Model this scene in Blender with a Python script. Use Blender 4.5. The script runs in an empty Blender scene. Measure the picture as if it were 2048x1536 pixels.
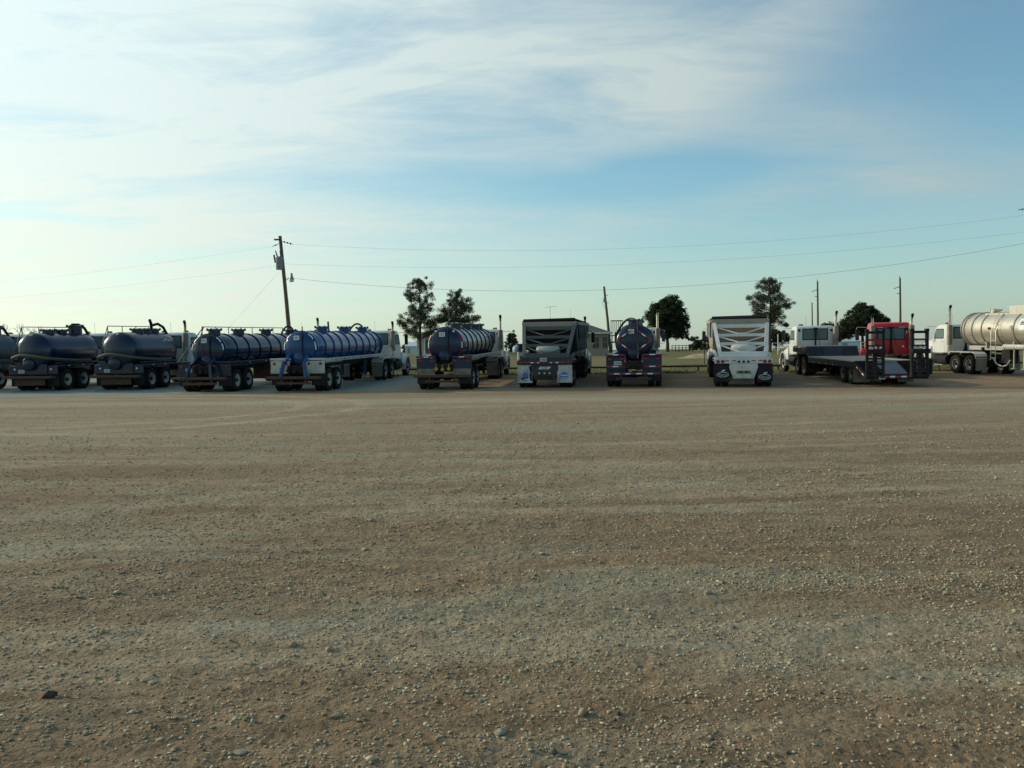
import bpy, bmesh, math, random
import numpy as np
from mathutils import Matrix, Vector, Euler

random.seed(7); RNG = np.random.default_rng(11)
scene = bpy.context.scene
col = scene.collection
rad = math.radians

# ------------------------------------------------------------------ camera
CAM_H, FPX = 1.75, 1850.0            # eye height, focal length in photo pixels (2048 wide)
PITCH, ROLL = math.atan(66/1850), rad(-0.64)
cd = bpy.data.cameras.new('camera'); cam = bpy.data.objects.new('camera', cd); col.objects.link(cam)
CAM_R = Matrix.Rotation(math.pi/2-PITCH, 4, 'X') @ Matrix.Rotation(ROLL, 4, 'Z')
cam.matrix_world = Matrix.Translation((0, 0, CAM_H)) @ CAM_R
cd.sensor_width = 36; cd.lens = 36*FPX/2048; cd.clip_start = 0.1; cd.clip_end = 12000
scene.camera = cam
scene.render.resolution_x, scene.render.resolution_y = 1024, 768

# ------------------------------------------------------------------ light
SUN_EL, SUN_AZ = rad(21), rad(-70)   # azimuth from +Y (view direction), negative = to the left
SKY_STRENGTH = 0.115
sd = Vector((math.sin(SUN_AZ)*math.cos(SUN_EL), math.cos(SUN_AZ)*math.cos(SUN_EL), math.sin(SUN_EL)))
sl = bpy.data.lights.new('sun', 'SUN'); sl.energy = 2.9; sl.angle = rad(1.5); sl.color = (1.0, 0.86, 0.66)
so = bpy.data.objects.new('sun', sl); col.objects.link(so)
so.rotation_euler = sd.to_track_quat('Z', 'Y').to_euler(); so.location = (-40, 20, 40)

world = bpy.data.worlds.new('World'); scene.world = world; world.use_nodes = True
def build_world():
    nt = world.node_tree; nt.nodes.clear(); N = nt.nodes.new; L = nt.links.new
    out = N('ShaderNodeOutputWorld'); bg = N('ShaderNodeBackground'); L(bg.outputs[0], out.inputs[0])
    bg.inputs[1].default_value = SKY_STRENGTH
    sky = N('ShaderNodeTexSky'); sky.sky_type = 'NISHITA'; sky.sun_disc = False
    sky.sun_elevation = SUN_EL; sky.sun_rotation = SUN_AZ
    sky.air_density = 1.0; sky.dust_density = 1.2; sky.ozone_density = 1.0; sky.altitude = 300
    tc = N('ShaderNodeTexCoord')
    sep = N('ShaderNodeSeparateXYZ'); L(tc.outputs['Generated'], sep.inputs[0])
    def M(op, a, b=None, c=None, clamp=False):
        n = N('ShaderNodeMath'); n.operation = op; n.use_clamp = clamp
        for i, v in enumerate((a, b, c)):
            if v is None: continue
            if isinstance(v, (int, float)): n.inputs[i].default_value = v
            else: L(v, n.inputs[i])
        return n.outputs[0]
    def MR(v, a, b, c, d, smooth=True):
        n = N('ShaderNodeMapRange'); n.interpolation_type = 'SMOOTHSTEP' if smooth else 'LINEAR'
        L(v, n.inputs[0])
        for i, q in zip((1, 2, 3, 4), (a, b, c, d)): n.inputs[i].default_value = q
        return n.outputs[0]
    z = M('MAXIMUM', sep.outputs[2], 0.0)
    zz = M('ADD', z, 0.16)
    cx = M('DIVIDE', sep.outputs[0], zz); cy = M('DIVIDE', sep.outputs[1], zz)
    comb = N('ShaderNodeCombineXYZ'); L(cx, comb.inputs[0]); L(cy, comb.inputs[1])
    def noise(vec, scale, detail=6, rough=.55, dist=0.0, rot=0, sx=1, sy=1, off=(0, 0, 0)):
        mp = N('ShaderNodeMapping'); L(vec, mp.inputs[0]); mp.inputs['Rotation'].default_value = (0, 0, rot)
        mp.inputs['Scale'].default_value = (sx, sy, 1); mp.inputs['Location'].default_value = off
        n = N('ShaderNodeTexNoise'); L(mp.outputs[0], n.inputs['Vector'])
        n.inputs['Scale'].default_value = scale; n.inputs['Detail'].default_value = detail
        n.inputs['Roughness'].default_value = rough; n.inputs['Distortion'].default_value = dist
        return n.outputs[0]
    v = comb.outputs[0]; WROT = rad(62)
    big = noise(v, 0.55, 3, .5, .3, rad(-25), 1.0, 1.5, (3.1, 1.7, 0))
    wisp = noise(v, 1.5, 9, .60, .7, WROT, .75, 1.7, (1.3, 4.2, 0))
    fine = noise(v, 3.2, 8, .62, 1.0, WROT, .6, 1.8, (7.3, .2, 0))
    # thin cirrus lies over the sunward half of the sky and thins out away from it
    dot = N('ShaderNodeVectorMath'); dot.operation = 'DOT_PRODUCT'; L(tc.outputs['Generated'], dot.inputs[0])
    dot.inputs[1].default_value = sd
    side = MR(dot.outputs['Value'], -0.1, 0.80, 0.05, 0.55)
    az = M('ARCTAN2', sep.outputs[0], sep.outputs[1]); el = M('ARCSINE', sep.outputs[2])
    ae = N('ShaderNodeCombineXYZ'); L(M('MULTIPLY_ADD', wisp, .22, M('SUBTRACT', az, .11)), ae.inputs[0]); L(M('MULTIPLY_ADD', big, .14, M('SUBTRACT', el, .07)), ae.inputs[1])
    # broad cirrus sheets and the clear lane between them (azimuth, elevation, half widths in degrees, tilt, weight)
    D = M('MULTIPLY', side, 1.0)
    for a, e, wa, we, tilt, k in ((-27, 13, 24, 11, 4, .68), (-4, 17.5, 14, 4.2, 10, .55), (7, 14.5, 9, 3.0, 16, .40), (15, 18.0, 9, 2.4, 22, .55), (22, 10.8, 10, 2.8, -16, .62), (-20, 4.5, 24, 2.6, 0, .22), (15, 8.4, 10, 1.0, 6, .30), (2, 9.9, 20, 1.7, 3, -.50), (-13, 16.5, 9, 1.5, 12, -.25)):
        mp = N('ShaderNodeMapping'); mp.vector_type = 'TEXTURE'; L(ae.outputs[0], mp.inputs[0]); mp.inputs['Location'].default_value = (rad(a), rad(e), 0)
        mp.inputs['Rotation'].default_value = (0, 0, rad(tilt)); mp.inputs['Scale'].default_value = (rad(wa), rad(we), 1)
        dp = N('ShaderNodeVectorMath'); dp.operation = 'DOT_PRODUCT'; L(mp.outputs[0], dp.inputs[0]); L(mp.outputs[0], dp.inputs[1])
        D = M('MULTIPLY_ADD', M('POWER', 0.3679, dp.outputs['Value']), k, D)
    tex = M('ADD', M('MULTIPLY', wisp, .62), M('MULTIPLY', fine, .38))
    mask = M('MULTIPLY', M('MAXIMUM', D, 0.02), MR(tex, .34, .64, .40, 1.30, False), clamp=True)
    mask = M('MULTIPLY', mask, .92)
    hz = MR(sep.outputs[2], 0.0, 0.17, 0.50, 0.0)         # pale haze toward the horizon
    mask = M('MAXIMUM', mask, hz)
    # cloud and haze brightness: forward scattering toward the sun
    g = M('POWER', M('MAXIMUM', M('MULTIPLY_ADD', dot.outputs['Value'], .5, .5), 0.0), 2.2)
    br = M('MULTIPLY_ADD', g, 7.4, 3.2)
    tint = N('ShaderNodeMix'); tint.data_type = 'RGBA'
    L(MR(sep.outputs[2], 0.0, 0.30, 0, 1), tint.inputs[0])
    lt = N('ShaderNodeMix'); lt.data_type = 'RGBA'; L(MR(dot.outputs['Value'], 0.0, 0.85, 0, 1), lt.inputs[0])
    lt.inputs[6].default_value = (0.89, 1.0, 0.97, 1); lt.inputs[7].default_value = (0.95, 1.0, 0.85, 1); L(lt.outputs[2], tint.inputs[6])
    tint.inputs[7].default_value = (0.86, 1.0, .975, 1)
    cc = N('ShaderNodeVectorMath'); cc.operation = 'SCALE'; L(tint.outputs[2], cc.inputs[0]); L(br, cc.inputs['Scale'])
    hs = N('ShaderNodeMix'); hs.data_type = 'RGBA'; hs.blend_type = 'MULTIPLY'; hs.inputs[0].default_value = 1
    L(sky.outputs[0], hs.inputs[6]); hs.inputs[7].default_value = (0.93, 1.27, 1.25, 1)
    mx = N('ShaderNodeMix'); mx.data_type = 'RGBA'; L(mask, mx.inputs[0]); L(hs.outputs[2], mx.inputs[6]); L(cc.outputs[0], mx.inputs[7])
    L(mx.outputs[2], bg.inputs[0])
build_world()

vs = scene.view_settings
vs.view_transform = 'Standard'; vs.look = 'None'; vs.exposure = 0.0; vs.gamma = 1.0; vs.use_curve_mapping = False

# ------------------------------------------------------------------ terrain and pixel helpers
def T(y):
    """height of the ground: level yard, then a gentle rise to the grass and the houses"""
    if y < 37: return 0.0
    if y < 39: return 0.019*(y-37)**2/4
    z = 0.019 + 0.019*(min(y, 66)-39)
    if y > 66: z += 0.013*(min(y, 140)-66)
    return z
def ray(px, py):
    v = CAM_R.to_3x3() @ Vector(((px-1024)/FPX, (768-py)/FPX, -1))
    return v/v.y
def P(px, py, Y):
    r = ray(px, py); return Vector((r.x*Y, Y, CAM_H+r.z*Y))
def GX(px, Y, z=None):
    """point on the ground below pixel column px at distance Y"""
    py = 700
    for _ in range(6):
        p = P(px, py, Y); py += (p.z-T(Y))/Y*FPX
    p = P(px, py, Y); return Vector((p.x, Y, T(Y)))

# ------------------------------------------------------------------ material helpers
def new_mat(name):
    m = bpy.data.materials.new(name); m.use_nodes = True
    nt = m.node_tree; b = nt.nodes['Principled BSDF']
    return m, nt, b
def ramp(nt, fac, stops):
    r = nt.nodes.new('ShaderNodeValToRGB'); nt.links.new(fac, r.inputs[0])
    e = r.color_ramp.elements
    while len(e) < len(stops): e.new(.5)
    for k, (p, c) in zip(e, stops): k.position = p; k.color = (*c, 1) if len(c) == 3 else c
    return r.outputs[0]
def tnoise(nt, vec, scale, detail=5, rough=.6, dist=0, sc=(1, 1, 1)):
    if sc != (1, 1, 1):
        mp = nt.nodes.new('ShaderNodeMapping'); mp.inputs['Scale'].default_value = sc
        nt.links.new(vec, mp.inputs[0]); vec = mp.outputs[0]
    n = nt.nodes.new('ShaderNodeTexNoise'); nt.links.new(vec, n.inputs['Vector'])
    n.inputs['Scale'].default_value = scale; n.inputs['Detail'].default_value = detail
    n.inputs['Roughness'].default_value = rough; n.inputs['Distortion'].default_value = dist
    return n.outputs[0]
def nmath(nt, op, a, b=None, clamp=False):
    n = nt.nodes.new('ShaderNodeMath'); n.operation = op; n.use_clamp = clamp
    for i, v in enumerate((a, b)):
        if v is None: continue
        if isinstance(v, (int, float)): n.inputs[i].default_value = v
        else: nt.links.new(v, n.inputs[i])
    return n.outputs[0]
def nmix(nt, f, a, b, mode='MIX'):
    n = nt.nodes.new('ShaderNodeMix'); n.data_type = 'RGBA'; n.blend_type = mode
    for i, v in ((0, f), (6, a), (7, b)):
        if isinstance(v, (int, float)): n.inputs[i].default_value = v
        elif isinstance(v, tuple): n.inputs[i].default_value = (*v, 1)
        else: nt.links.new(v, n.inputs[i])
    return n.outputs[2]
def nrange(nt, v, a, b, c, d, smooth=True):
    n = nt.nodes.new('ShaderNodeMapRange'); n.interpolation_type = 'SMOOTHSTEP' if smooth else 'LINEAR'
    nt.links.new(v, n.inputs[0])
    for i, q in zip((1, 2, 3, 4), (a, b, c, d)): n.inputs[i].default_value = q
    return n.outputs[0]
MATS = {}
def paint(name, c, rough=.4, metal=0.0, dirt=.35, dirtc=(.115, .088, .055), wear=.25, scale=2.2, mud=.5, coat=0.0, spec=.5):
    """painted or bare metal with dust, streaks and road grime"""
    m, nt, b = new_mat(name)
    tc = nt.nodes.new('ShaderNodeTexCoord'); geo = nt.nodes.new('ShaderNodeNewGeometry')
    oi = nt.nodes.new('ShaderNodeObjectInfo')
    add = nt.nodes.new('ShaderNodeVectorMath'); nt.links.new(geo.outputs['Position'], add.inputs[0])
    nt.links.new(oi.outputs['Random'], add.inputs[1])
    v = add.outputs[0]
    n1 = tnoise(nt, v, scale, 6, .65, .5); n2 = tnoise(nt, v, scale*3.5, 5, .7, .2, (1, 1, .22))
    sepp = nt.nodes.new('ShaderNodeSeparateXYZ'); nt.links.new(geo.outputs['Position'], sepp.inputs[0])
    low = nrange(nt, sepp.outputs[2], 0.25, 1.6, mud, 0.0)
    f = nmath(nt, 'ADD', nrange(nt, n1, .42, .72, 0, dirt), nrange(nt, n2, .5, .78, 0, wear))
    f = nmath(nt, 'ADD', f, nmath(nt, 'MULTIPLY', low, nrange(nt, n1, .3, .65, .3, 1)), True)
    colr = nmix(nt, f, c, dirtc)
    nt.links.new(colr, b.inputs['Base Color'])
    nt.links.new(nrange(nt, f, 0, 1, rough, .85, False), b.inputs['Roughness'])
    b.inputs['Metallic'].default_value = metal; b.inputs['Specular IOR Level'].default_value = spec
    if coat: b.inputs['Coat Weight'].default_value = coat; b.inputs['Coat Roughness'].default_value = .15
    MATS[name] = m
    return m
def plain(name, c, rough=.6, metal=0.0, vary=.15, scale=8):
    m, nt, b = new_mat(name)
    geo = nt.nodes.new('ShaderNodeNewGeometry')
    n1 = tnoise(nt, geo.outputs['Position'], scale, 4, .6)
    k = nrange(nt, n1, .3, .7, 1-vary, 1+vary, False)
    mul = nt.nodes.new('ShaderNodeVectorMath'); mul.operation = 'SCALE'; mul.inputs[0].default_value = c
    nt.links.new(k, mul.inputs['Scale']); nt.links.new(mul.outputs[0], b.inputs['Base Color'])
    b.inputs['Roughness'].default_value = rough; b.inputs['Metallic'].default_value = metal
    MATS[name] = m; return m

M_navy = paint('navy paint', (.003, .015, .048), .24, dirt=.04, wear=.05, mud=.10)
M_navy2 = paint('dark navy paint', (.003, .014, .042), .20, dirt=.05, wear=.06, mud=.10)
M_teal = paint('rust stained teal paint', (.015, .05, .08), .4, dirt=.45, wear=.3, dirtc=(.12, .10, .06))
M_slate = paint('grey navy paint', (.005, .017, .044), .25, dirt=.06, wear=.07, mud=.12)
M_blue = paint('bright blue paint', (.003, .050, .170), .20, dirt=.04, wear=.05, mud=.10)
M_white = paint('white paint', (.64, .65, .61), .35, dirt=.12, wear=.16, mud=.4)
M_cream = paint('dusty white paint', (.58, .57, .50), .5, dirt=.3, wear=.3, mud=.5)
M_red = paint('red paint', (.60, .018, .022), .32, dirt=.1, wear=.1, mud=.3)
M_black = paint('black painted steel', (.010, .011, .014), .5, dirt=.10, wear=.10, mud=.12, spec=.2)
M_char = paint('charcoal painted steel', (.085, .092, .096), .5, dirt=.35, wear=.3, mud=.4)
M_dchar = paint('dark charcoal steel', (.034, .038, .042), .5, dirt=.3, wear=.25, mud=.3, spec=.3)
M_sheet = paint('dusty hopper sheet', (.33, .28, .22), .7, dirt=.5, wear=.4, dirtc=(.26, .20, .15), mud=.2)
M_dsheet = paint('dark hopper sheet', (.035, .036, .036), .75, dirt=.25, wear=.25, mud=.2)
M_rust = paint('rusty steel', (.105, .048, .026), .8, dirt=.5, wear=.45, dirtc=(.06, .04, .03))
M_frame = paint('grimy chassis steel', (.014, .014, .016), .7, dirt=.2, wear=.15, mud=.22, spec=.15)
M_alu = paint('brushed aluminium', (.66, .61, .50), .32, metal=.7, dirt=.45, wear=.45, dirtc=(.36, .30, .20), mud=.3)
M_aluband = paint('dull aluminium ring', (.30, .27, .21), .5, metal=.5, dirt=.5, wear=.4, dirtc=(.16, .12, .08), mud=.4)
M_galv = paint('galvanised steel', (.40, .40, .37), .5, metal=.4, dirt=.3, wear=.3, mud=.4)
M_chrome = plain('chrome', (.65, .64, .60), .22, .95, .1)
M_muffler = paint('heat stained steel', (.30, .25, .20), .5, metal=.6, dirt=.5, wear=.4, mud=0)
M_tyre = paint('dusty tyre rubber', (.016, .016, .016), .85, dirt=.22, wear=.2, dirtc=(.085, .068, .048), mud=.24, spec=.12)
M_rimw = paint('dusty white rim', (.66, .63, .55), .55, dirt=.25, wear=.3, mud=.22)
M_rimr = paint('rusty rim', (.34, .19, .12), .7, dirt=.5, wear=.4, mud=.45)
M_rubber = plain('black rubber', (.018, .018, .019), .8)
M_flap = paint('black rubber mud flap', (.014, .017, .022), .7, dirt=.14, wear=.12, mud=.12, spec=.15)
M_flapw = paint('white mud flap', (.62, .63, .62), .6, dirt=.25, wear=.2, mud=.5)
M_flapg = paint('muddy grey flap', (.25, .225, .18), .8, dirt=.4, wear=.4, mud=.4)
M_hose = paint('olive suction hose', (.10, .085, .045), .7, dirt=.4, wear=.3)
M_tapew = plain('white reflective tape', (.78, .78, .76), .4, 0, .1)
M_taper = plain('red reflective tape', (.38, .02, .025), .4, 0, .2)
M_lampr = plain('red lamp lens', (.22, .012, .012), .25, 0, .1)
M_lampa = plain('amber lamp lens', (.55, .24, .03), .3, 0, .1)
M_lampw = plain('clear lamp lens', (.7, .68, .6), .2, 0, .1)
M_yellow = plain('brass valve', (.42, .30, .05), .5, .3, .2)
M_print_b = plain('blue print', (.06, .16, .42), .6, 0, .25, 14)
M_print_k = plain('dark print', (.03, .03, .04), .6, 0, .2)
M_print_w = plain('white print', (.55, .58, .58), .6, 0, .3, 14)
M_plate = plain('number plate', (.55, .58, .55), .5, 0, .12)
M_wood = paint('weathered deck wood', (.40, .325, .235), .8, dirt=.3, wear=.3, mud=0)
M_deckblue = paint('blue grey steel plate', (.062, .082, .10), .5, dirt=.2, wear=.25, mud=0)
M_deckdark = paint('dark blue riser', (.018, .026, .042), .55, dirt=.2, wear=.2, mud=0)
M_tarp = plain('black rolled tarp', (.012, .013, .015), .6)
M_pole = plain('weathered pole wood', (.14, .105, .065), .9, 0, .35, 5)
M_steel = plain('grey steel', (.28, .29, .29), .5, .4, .15)
M_pipe = plain('rusty dark pipe', (.035, .022, .015), .8, 0, .3)
M_wire = plain('aluminium wire', (.34, .34, .33), .5, .3, .1)
M_bark = plain('pine bark', (.075, .05, .035), .95, 0, .35, 5)
M_brick = plain('tan brick', (.33, .25, .18), .85, 0, .2, 6)
M_siding = plain('pale siding', (.42, .40, .34), .7, 0, .1)
M_shingle = plain('grey shingles', (.085, .085, .08), .9, 0, .3, 6)
M_trim = plain('white trim', (.68, .68, .64), .6, 0, .08)
M_metroof = plain('pale metal roofing', (.55, .60, .64), .4, .3, .1)
M_paleblue = plain('pale blue tank paint', (.24, .32, .42), .5, 0, .1)
M_insul = plain('brown porcelain', (.05, .03, .025), .3)
def glass(name, c=(.02, .03, .03)):
    m, nt, b = new_mat(name); b.inputs['Base Color'].default_value = (*c, 1)
    b.inputs['Roughness'].default_value = .06; b.inputs['Specular IOR Level'].default_value = .6
    n = nt.nodes.new('ShaderNodeTexNoise'); n.inputs['Scale'].default_value = 3
    r = nrange(nt, n.outputs[0], .3, .7, .04, .14); nt.links.new(r, b.inputs['Roughness'])
    b.inputs['Transmission Weight'].default_value = .55; b.inputs['IOR'].default_value = 1.1
    MATS[name] = m; return m
M_glass = glass('dark window glass', (.30, .42, .38))
M_hglass = plain('house window glass', (.015, .018, .02), .08, 0, .1)

# ------------------------------------------------------------------ mesh helpers
class MB:
    def __init__(s): s.v = []; s.f = []
    def add(s, vs, fs):
        o = len(s.v); s.v += [tuple(p) for p in vs]; s.f += [tuple(i+o for i in f) for f in fs]; return s
    def box(s, c, d):
        x, y, z = c; a, b, e = d[0]/2, d[1]/2, d[2]/2
        vs = [(x+i*a, y+j*b, z+k*e) for k in (-1, 1) for j in (-1, 1) for i in (-1, 1)]
        return s.add(vs, [(0, 2, 3, 1), (4, 5, 7, 6), (0, 1, 5, 4), (2, 6, 7, 3), (0, 4, 6, 2), (1, 3, 7, 5)])
    def bar(s, p0, p1, w, h, up=(0, 0, 1)):
        p0, p1 = Vector(p0), Vector(p1); d = (p1-p0).normalized(); u = Vector(up)
        if abs(d.dot(u)) > .98: u = Vector((0, 1, 0))
        a = d.cross(u).normalized()*w/2; b = a.cross(d).normalized()*h/2
        vs = [q+i*a+j*b for q in (p0, p1) for j in (-1, 1) for i in (-1, 1)]
        return s.add(vs, [(0, 1, 3, 2), (4, 6, 7, 5), (0, 4, 5, 1), (2, 3, 7, 6), (0, 2, 6, 4), (1, 5, 7, 3)])
    def tube(s, pts, r, n=8, cap=True):
        pts = [Vector(p) for p in pts]; k = len(pts); rs = r if isinstance(r, (list, tuple)) else [r]*k
        d0 = (pts[1]-pts[0]).normalized(); u = Vector((0, 0, 1)) if abs(d0.z) < .9 else Vector((1, 0, 0))
        a = d0.cross(u).normalized(); vs = []; fs = []
        for i, p in enumerate(pts):
            d = (pts[min(i+1, k-1)]-pts[max(i-1, 0)]).normalized()
            a = (a-d*a.dot(d)).normalized(); b = d.cross(a)
            vs += [p+(a*math.cos(t*2*math.pi/n)+b*math.sin(t*2*math.pi/n))*rs[i] for t in range(n)]
        for i in range(k-1):
            fs += [(i*n+t, i*n+(t+1) % n, (i+1)*n+(t+1) % n, (i+1)*n+t) for t in range(n)]
        if cap: fs += [tuple(range(n))[::-1], tuple((k-1)*n+t for t in range(n))]
        return s.add(vs, fs)
    def lathe(s, prof, axis='z', c=(0, 0, 0), n=24, cap=True):
        vs = []; fs = []; k = len(prof); c = Vector(c)
        for a, r in prof:
            for t in range(n):
                q = 2*math.pi*t/n; u, w = r*math.cos(q), r*math.sin(q)
                vs.append(c+Vector({'x': (a, u, w), 'y': (w, a, u), 'z': (u, w, a)}[axis]))
        for i in range(k-1):
            fs += [(i*n+t, i*n+(t+1) % n, (i+1)*n+(t+1) % n, (i+1)*n+t) for t in range(n)]
        if cap: fs += [tuple(range(n))[::-1], tuple((k-1)*n+t for t in range(n))]
        return s.add(vs, fs)
    def prism(s, poly, axis, a0, a1):
        """polygon extruded along axis; poly in the two other axes' order (x,y,z without axis)"""
        k = len(poly); vs = []
        for a in (a0, a1):
            for p, q in poly:
                vs.append({'x': (a, p, q), 'y': (p, a, q), 'z': (p, q, a)}[axis])
        fs = [tuple(range(k))[::-1], tuple(range(k, 2*k))]+[(i, (i+1) % k, k+(i+1) % k, k+i) for i in range(k)]
        return s.add(vs, fs)
    def mesh(s, name, smooth=None, bevel=0, seg=2):
        me = bpy.data.meshes.new(name); me.from_pydata(s.v, [], s.f)
        bm = bmesh.new(); bm.from_mesh(me); bmesh.ops.recalc_face_normals(bm, faces=bm.faces)
        if bevel:
            es = [e for e in bm.edges if len(e.link_faces) == 2 and e.calc_face_angle(0) > rad(25)]
            bmesh.ops.bevel(bm, geom=es, offset=bevel, segments=seg, affect='EDGES', profile=.5, clamp_overlap=True)
        bm.to_mesh(me); bm.free()
        if smooth:
            me.shade_smooth(); me.set_sharp_from_angle(angle=rad(smooth))
        return me
def obj(name, me, mat=None, parent=None, loc=None, rot=None):
    if mat and not me.materials: me.materials.append(mat)
    o = bpy.data.objects.new(name, me); col.objects.link(o)
    if parent: o.parent = parent
    if loc: o.location = loc
    if rot: o.rotation_euler = rot
    return o
def part(name, mb, mat, parent, smooth=None, bevel=0, label=None, seg=2):
    o = obj(name, mb.mesh(name, smooth, bevel, seg), mat, parent)
    if label: o['label'] = label
    return o
def tag(o, label, cat=None, group=None, kind=None):
    if label: o['label'] = label
    if cat: o['category'] = cat
    if group: o['group'] = group
    if kind: o['kind'] = kind
    return o
def empty(name, loc=(0, 0, 0), rot=(0, 0, 0)):
    o = bpy.data.objects.new(name, None); o.empty_display_size = .3; col.objects.link(o)
    o.location = loc; o.rotation_euler = rot; return o
def text(s, size, mat, parent, loc, rot=(math.pi/2, 0, 0), shear=0, name='lettering'):
    cu = bpy.data.curves.new(name, 'FONT'); cu.body = s; cu.size = size; cu.shear = shear
    cu.align_x = 'CENTER'; cu.align_y = 'CENTER'; cu.extrude = .001; cu.resolution_u = 2
    t = bpy.data.objects.new('tmp', cu); col.objects.link(t); bpy.context.view_layer.update()
    me = bpy.data.meshes.new_from_object(t.evaluated_get(bpy.context.evaluated_depsgraph_get()))
    bpy.data.objects.remove(t); me.materials.clear()
    return obj(name, me, mat, parent, loc, rot)

# ------------------------------------------------------------------ ground: field, yard
def mat_field():
    m, nt, b = new_mat('grass field'); geo = nt.nodes.new('ShaderNodeNewGeometry'); v = geo.outputs['Position']
    n1 = tnoise(nt, v, .09, 5, .6, .3, (.5, 1, 1)); n2 = tnoise(nt, v, 1.1, 5, .65, 0, (.6, 1, 1)); n3 = tnoise(nt, v, 14, 3, .6)
    c = ramp(nt, n1, [(.3, (.090, .105, .032)), (.5, (.165, .150, .062)), (.72, (.215, .175, .085))])
    c = nmix(nt, nrange(nt, n2, .4, .7, 0, .6), c, (.120, .125, .042))
    c = nmix(nt, nrange(nt, n3, .35, .7, 0, .5), c, (.26, .215, .11))
    nt.links.new(c, b.inputs['Base Color']); b.inputs['Roughness'].default_value = 1; b.inputs['Specular IOR Level'].default_value = .1
    bp = nt.nodes.new('ShaderNodeBump'); bp.inputs['Strength'].default_value = .6; bp.inputs['Distance'].default_value = .08
    nt.links.new(n3, bp.inputs['Height']); nt.links.new(bp.outputs[0], b.inputs['Normal'])
    return m
def mat_yard():
    m, nt, b = new_mat('dirt and gravel'); geo = nt.nodes.new('ShaderNodeNewGeometry'); v = geo.outputs['Position']
    sep = nt.nodes.new('ShaderNodeSeparateXYZ'); nt.links.new(v, sep.inputs[0]); X, Y = sep.outputs[0], sep.outputs[1]
    warp = tnoise(nt, v, .12, 3, .5)
    a1 = tnoise(nt, v, .22, 6, .62, .5, (.28, 1.0, 1)); a2 = tnoise(nt, v, .9, 6, .66, .6, (.35, 1.3, 1))
    a3 = tnoise(nt, v, 3.2, 5, .65, .3, (.7, 1.2, 1)); a4 = tnoise(nt, v, 26, 4, .7); red = tnoise(nt, v, .16, 4, .55, .4, (.5, 1, 1))
    c = ramp(nt, nmath(nt, 'ADD', nmath(nt, 'MULTIPLY', a1, .6), nmath(nt, 'MULTIPLY', a3, .4)),
             [(.34, (.135, .094, .062)), (.47, (.200, .146, .100)), (.58, (.275, .215, .152)), (.70, (.36, .30, .22))])
    c = nmix(nt, nrange(nt, red, .46, .68, 0, .30), c, (.255, .165, .095))
    # base colour blends to a paler tan with distance, nearer the row
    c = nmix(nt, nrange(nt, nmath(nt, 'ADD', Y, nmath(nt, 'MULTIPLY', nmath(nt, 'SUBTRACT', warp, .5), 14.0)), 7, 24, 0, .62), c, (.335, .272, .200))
    # long arcs swept by trucks turning in front of the row
    ex = nmath(nt, 'SUBTRACT', X, -3.0); ey = nmath(nt, 'SUBTRACT', Y, 62.0)
    er = nmath(nt, 'SQRT', nmath(nt, 'ADD', nmath(nt, 'MULTIPLY', ex, ex), nmath(nt, 'MULTIPLY', ey, ey)))
    ea = nmath(nt, 'ARCTAN2', ex, nmath(nt, 'MULTIPLY', ey, -1))
    pv = nt.nodes.new('ShaderNodeCombineXYZ'); nt.links.new(nmath(nt, 'MULTIPLY', ea, 4.5), pv.inputs[0]); nt.links.new(er, pv.inputs[1])
    sw = tnoise(nt, pv.outputs[0], .75, 6, .62, .15, (1, 1, 1)); sw2 = tnoise(nt, pv.outputs[0], 2.6, 4, .6, .1, (.5, 1, 1))
    swp = nmath(nt, 'MULTIPLY', nrange(nt, sw, .50, .66, 0, .70), nrange(nt, a3, .3, .6, .45, 1))
    c = nmix(nt, swp, c, (.395, .345, .265))
    c = nmix(nt, nmath(nt, 'MULTIPLY', nrange(nt, sw2, .54, .68, 0, .55), nrange(nt, a2, .35, .6, .2, 1)), c, (.155, .118, .082))
    # blue grey crushed limestone spread in drawn-out streaks by wheels
    grey = nrange(nt, nmath(nt, 'ADD', nmath(nt, 'MULTIPLY', a1, .5), nmath(nt, 'MULTIPLY', a2, .5)), .49, .62, 0, .75)
    c = nmix(nt, grey, c, (.275, .275, .225))
    # parking bay on the left surfaced with clean limestone
    yy = nmath(nt, 'ADD', Y, nmath(nt, 'MULTIPLY', nmath(nt, 'SUBTRACT', warp, .5), 5.0))
    bx = nrange(nt, nmath(nt, 'ADD', X, nmath(nt, 'MULTIPLY', a1, 2.5)), -4.6, -2.6, 1, 0)
    edge = nmath(nt, 'ADD', yy, nmath(nt, 'MULTIPLY', X, -.16))
    by = nrange(nt, edge, 41.6, 43.0, 0, 1)
    bay = nmath(nt, 'MULTIPLY', nmath(nt, 'MULTIPLY', bx, by), nrange(nt, a3, .2, .6, .75, 1))
    c = nmix(nt, bay, c, (.26, .30, .31))
    # pale compacted wheel lane in front of the parked row, reddish dirt beyond it
    d = nmath(nt, 'ABSOLUTE', nmath(nt, 'SUBTRACT', nmath(nt, 'ADD', Y, nmath(nt, 'MULTIPLY', X, .02)), 33.0))
    lane = nmath(nt, 'MULTIPLY', nrange(nt, d, .3, 2.6, .7, 0), nrange(nt, a2, .3, .6, .5, 1))
    c = nmix(nt, lane, c, (.40, .355, .285))
    rd = nmath(nt, 'MULTIPLY', nrange(nt, Y, 35.5, 38.5, 0, .6), nrange(nt, X, -6, 4, 0, 1))
    c = nmix(nt, nmath(nt, 'MULTIPLY', rd, nrange(nt, a2, .35, .6, .3, 1)), c, (.20, .125, .085))
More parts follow.
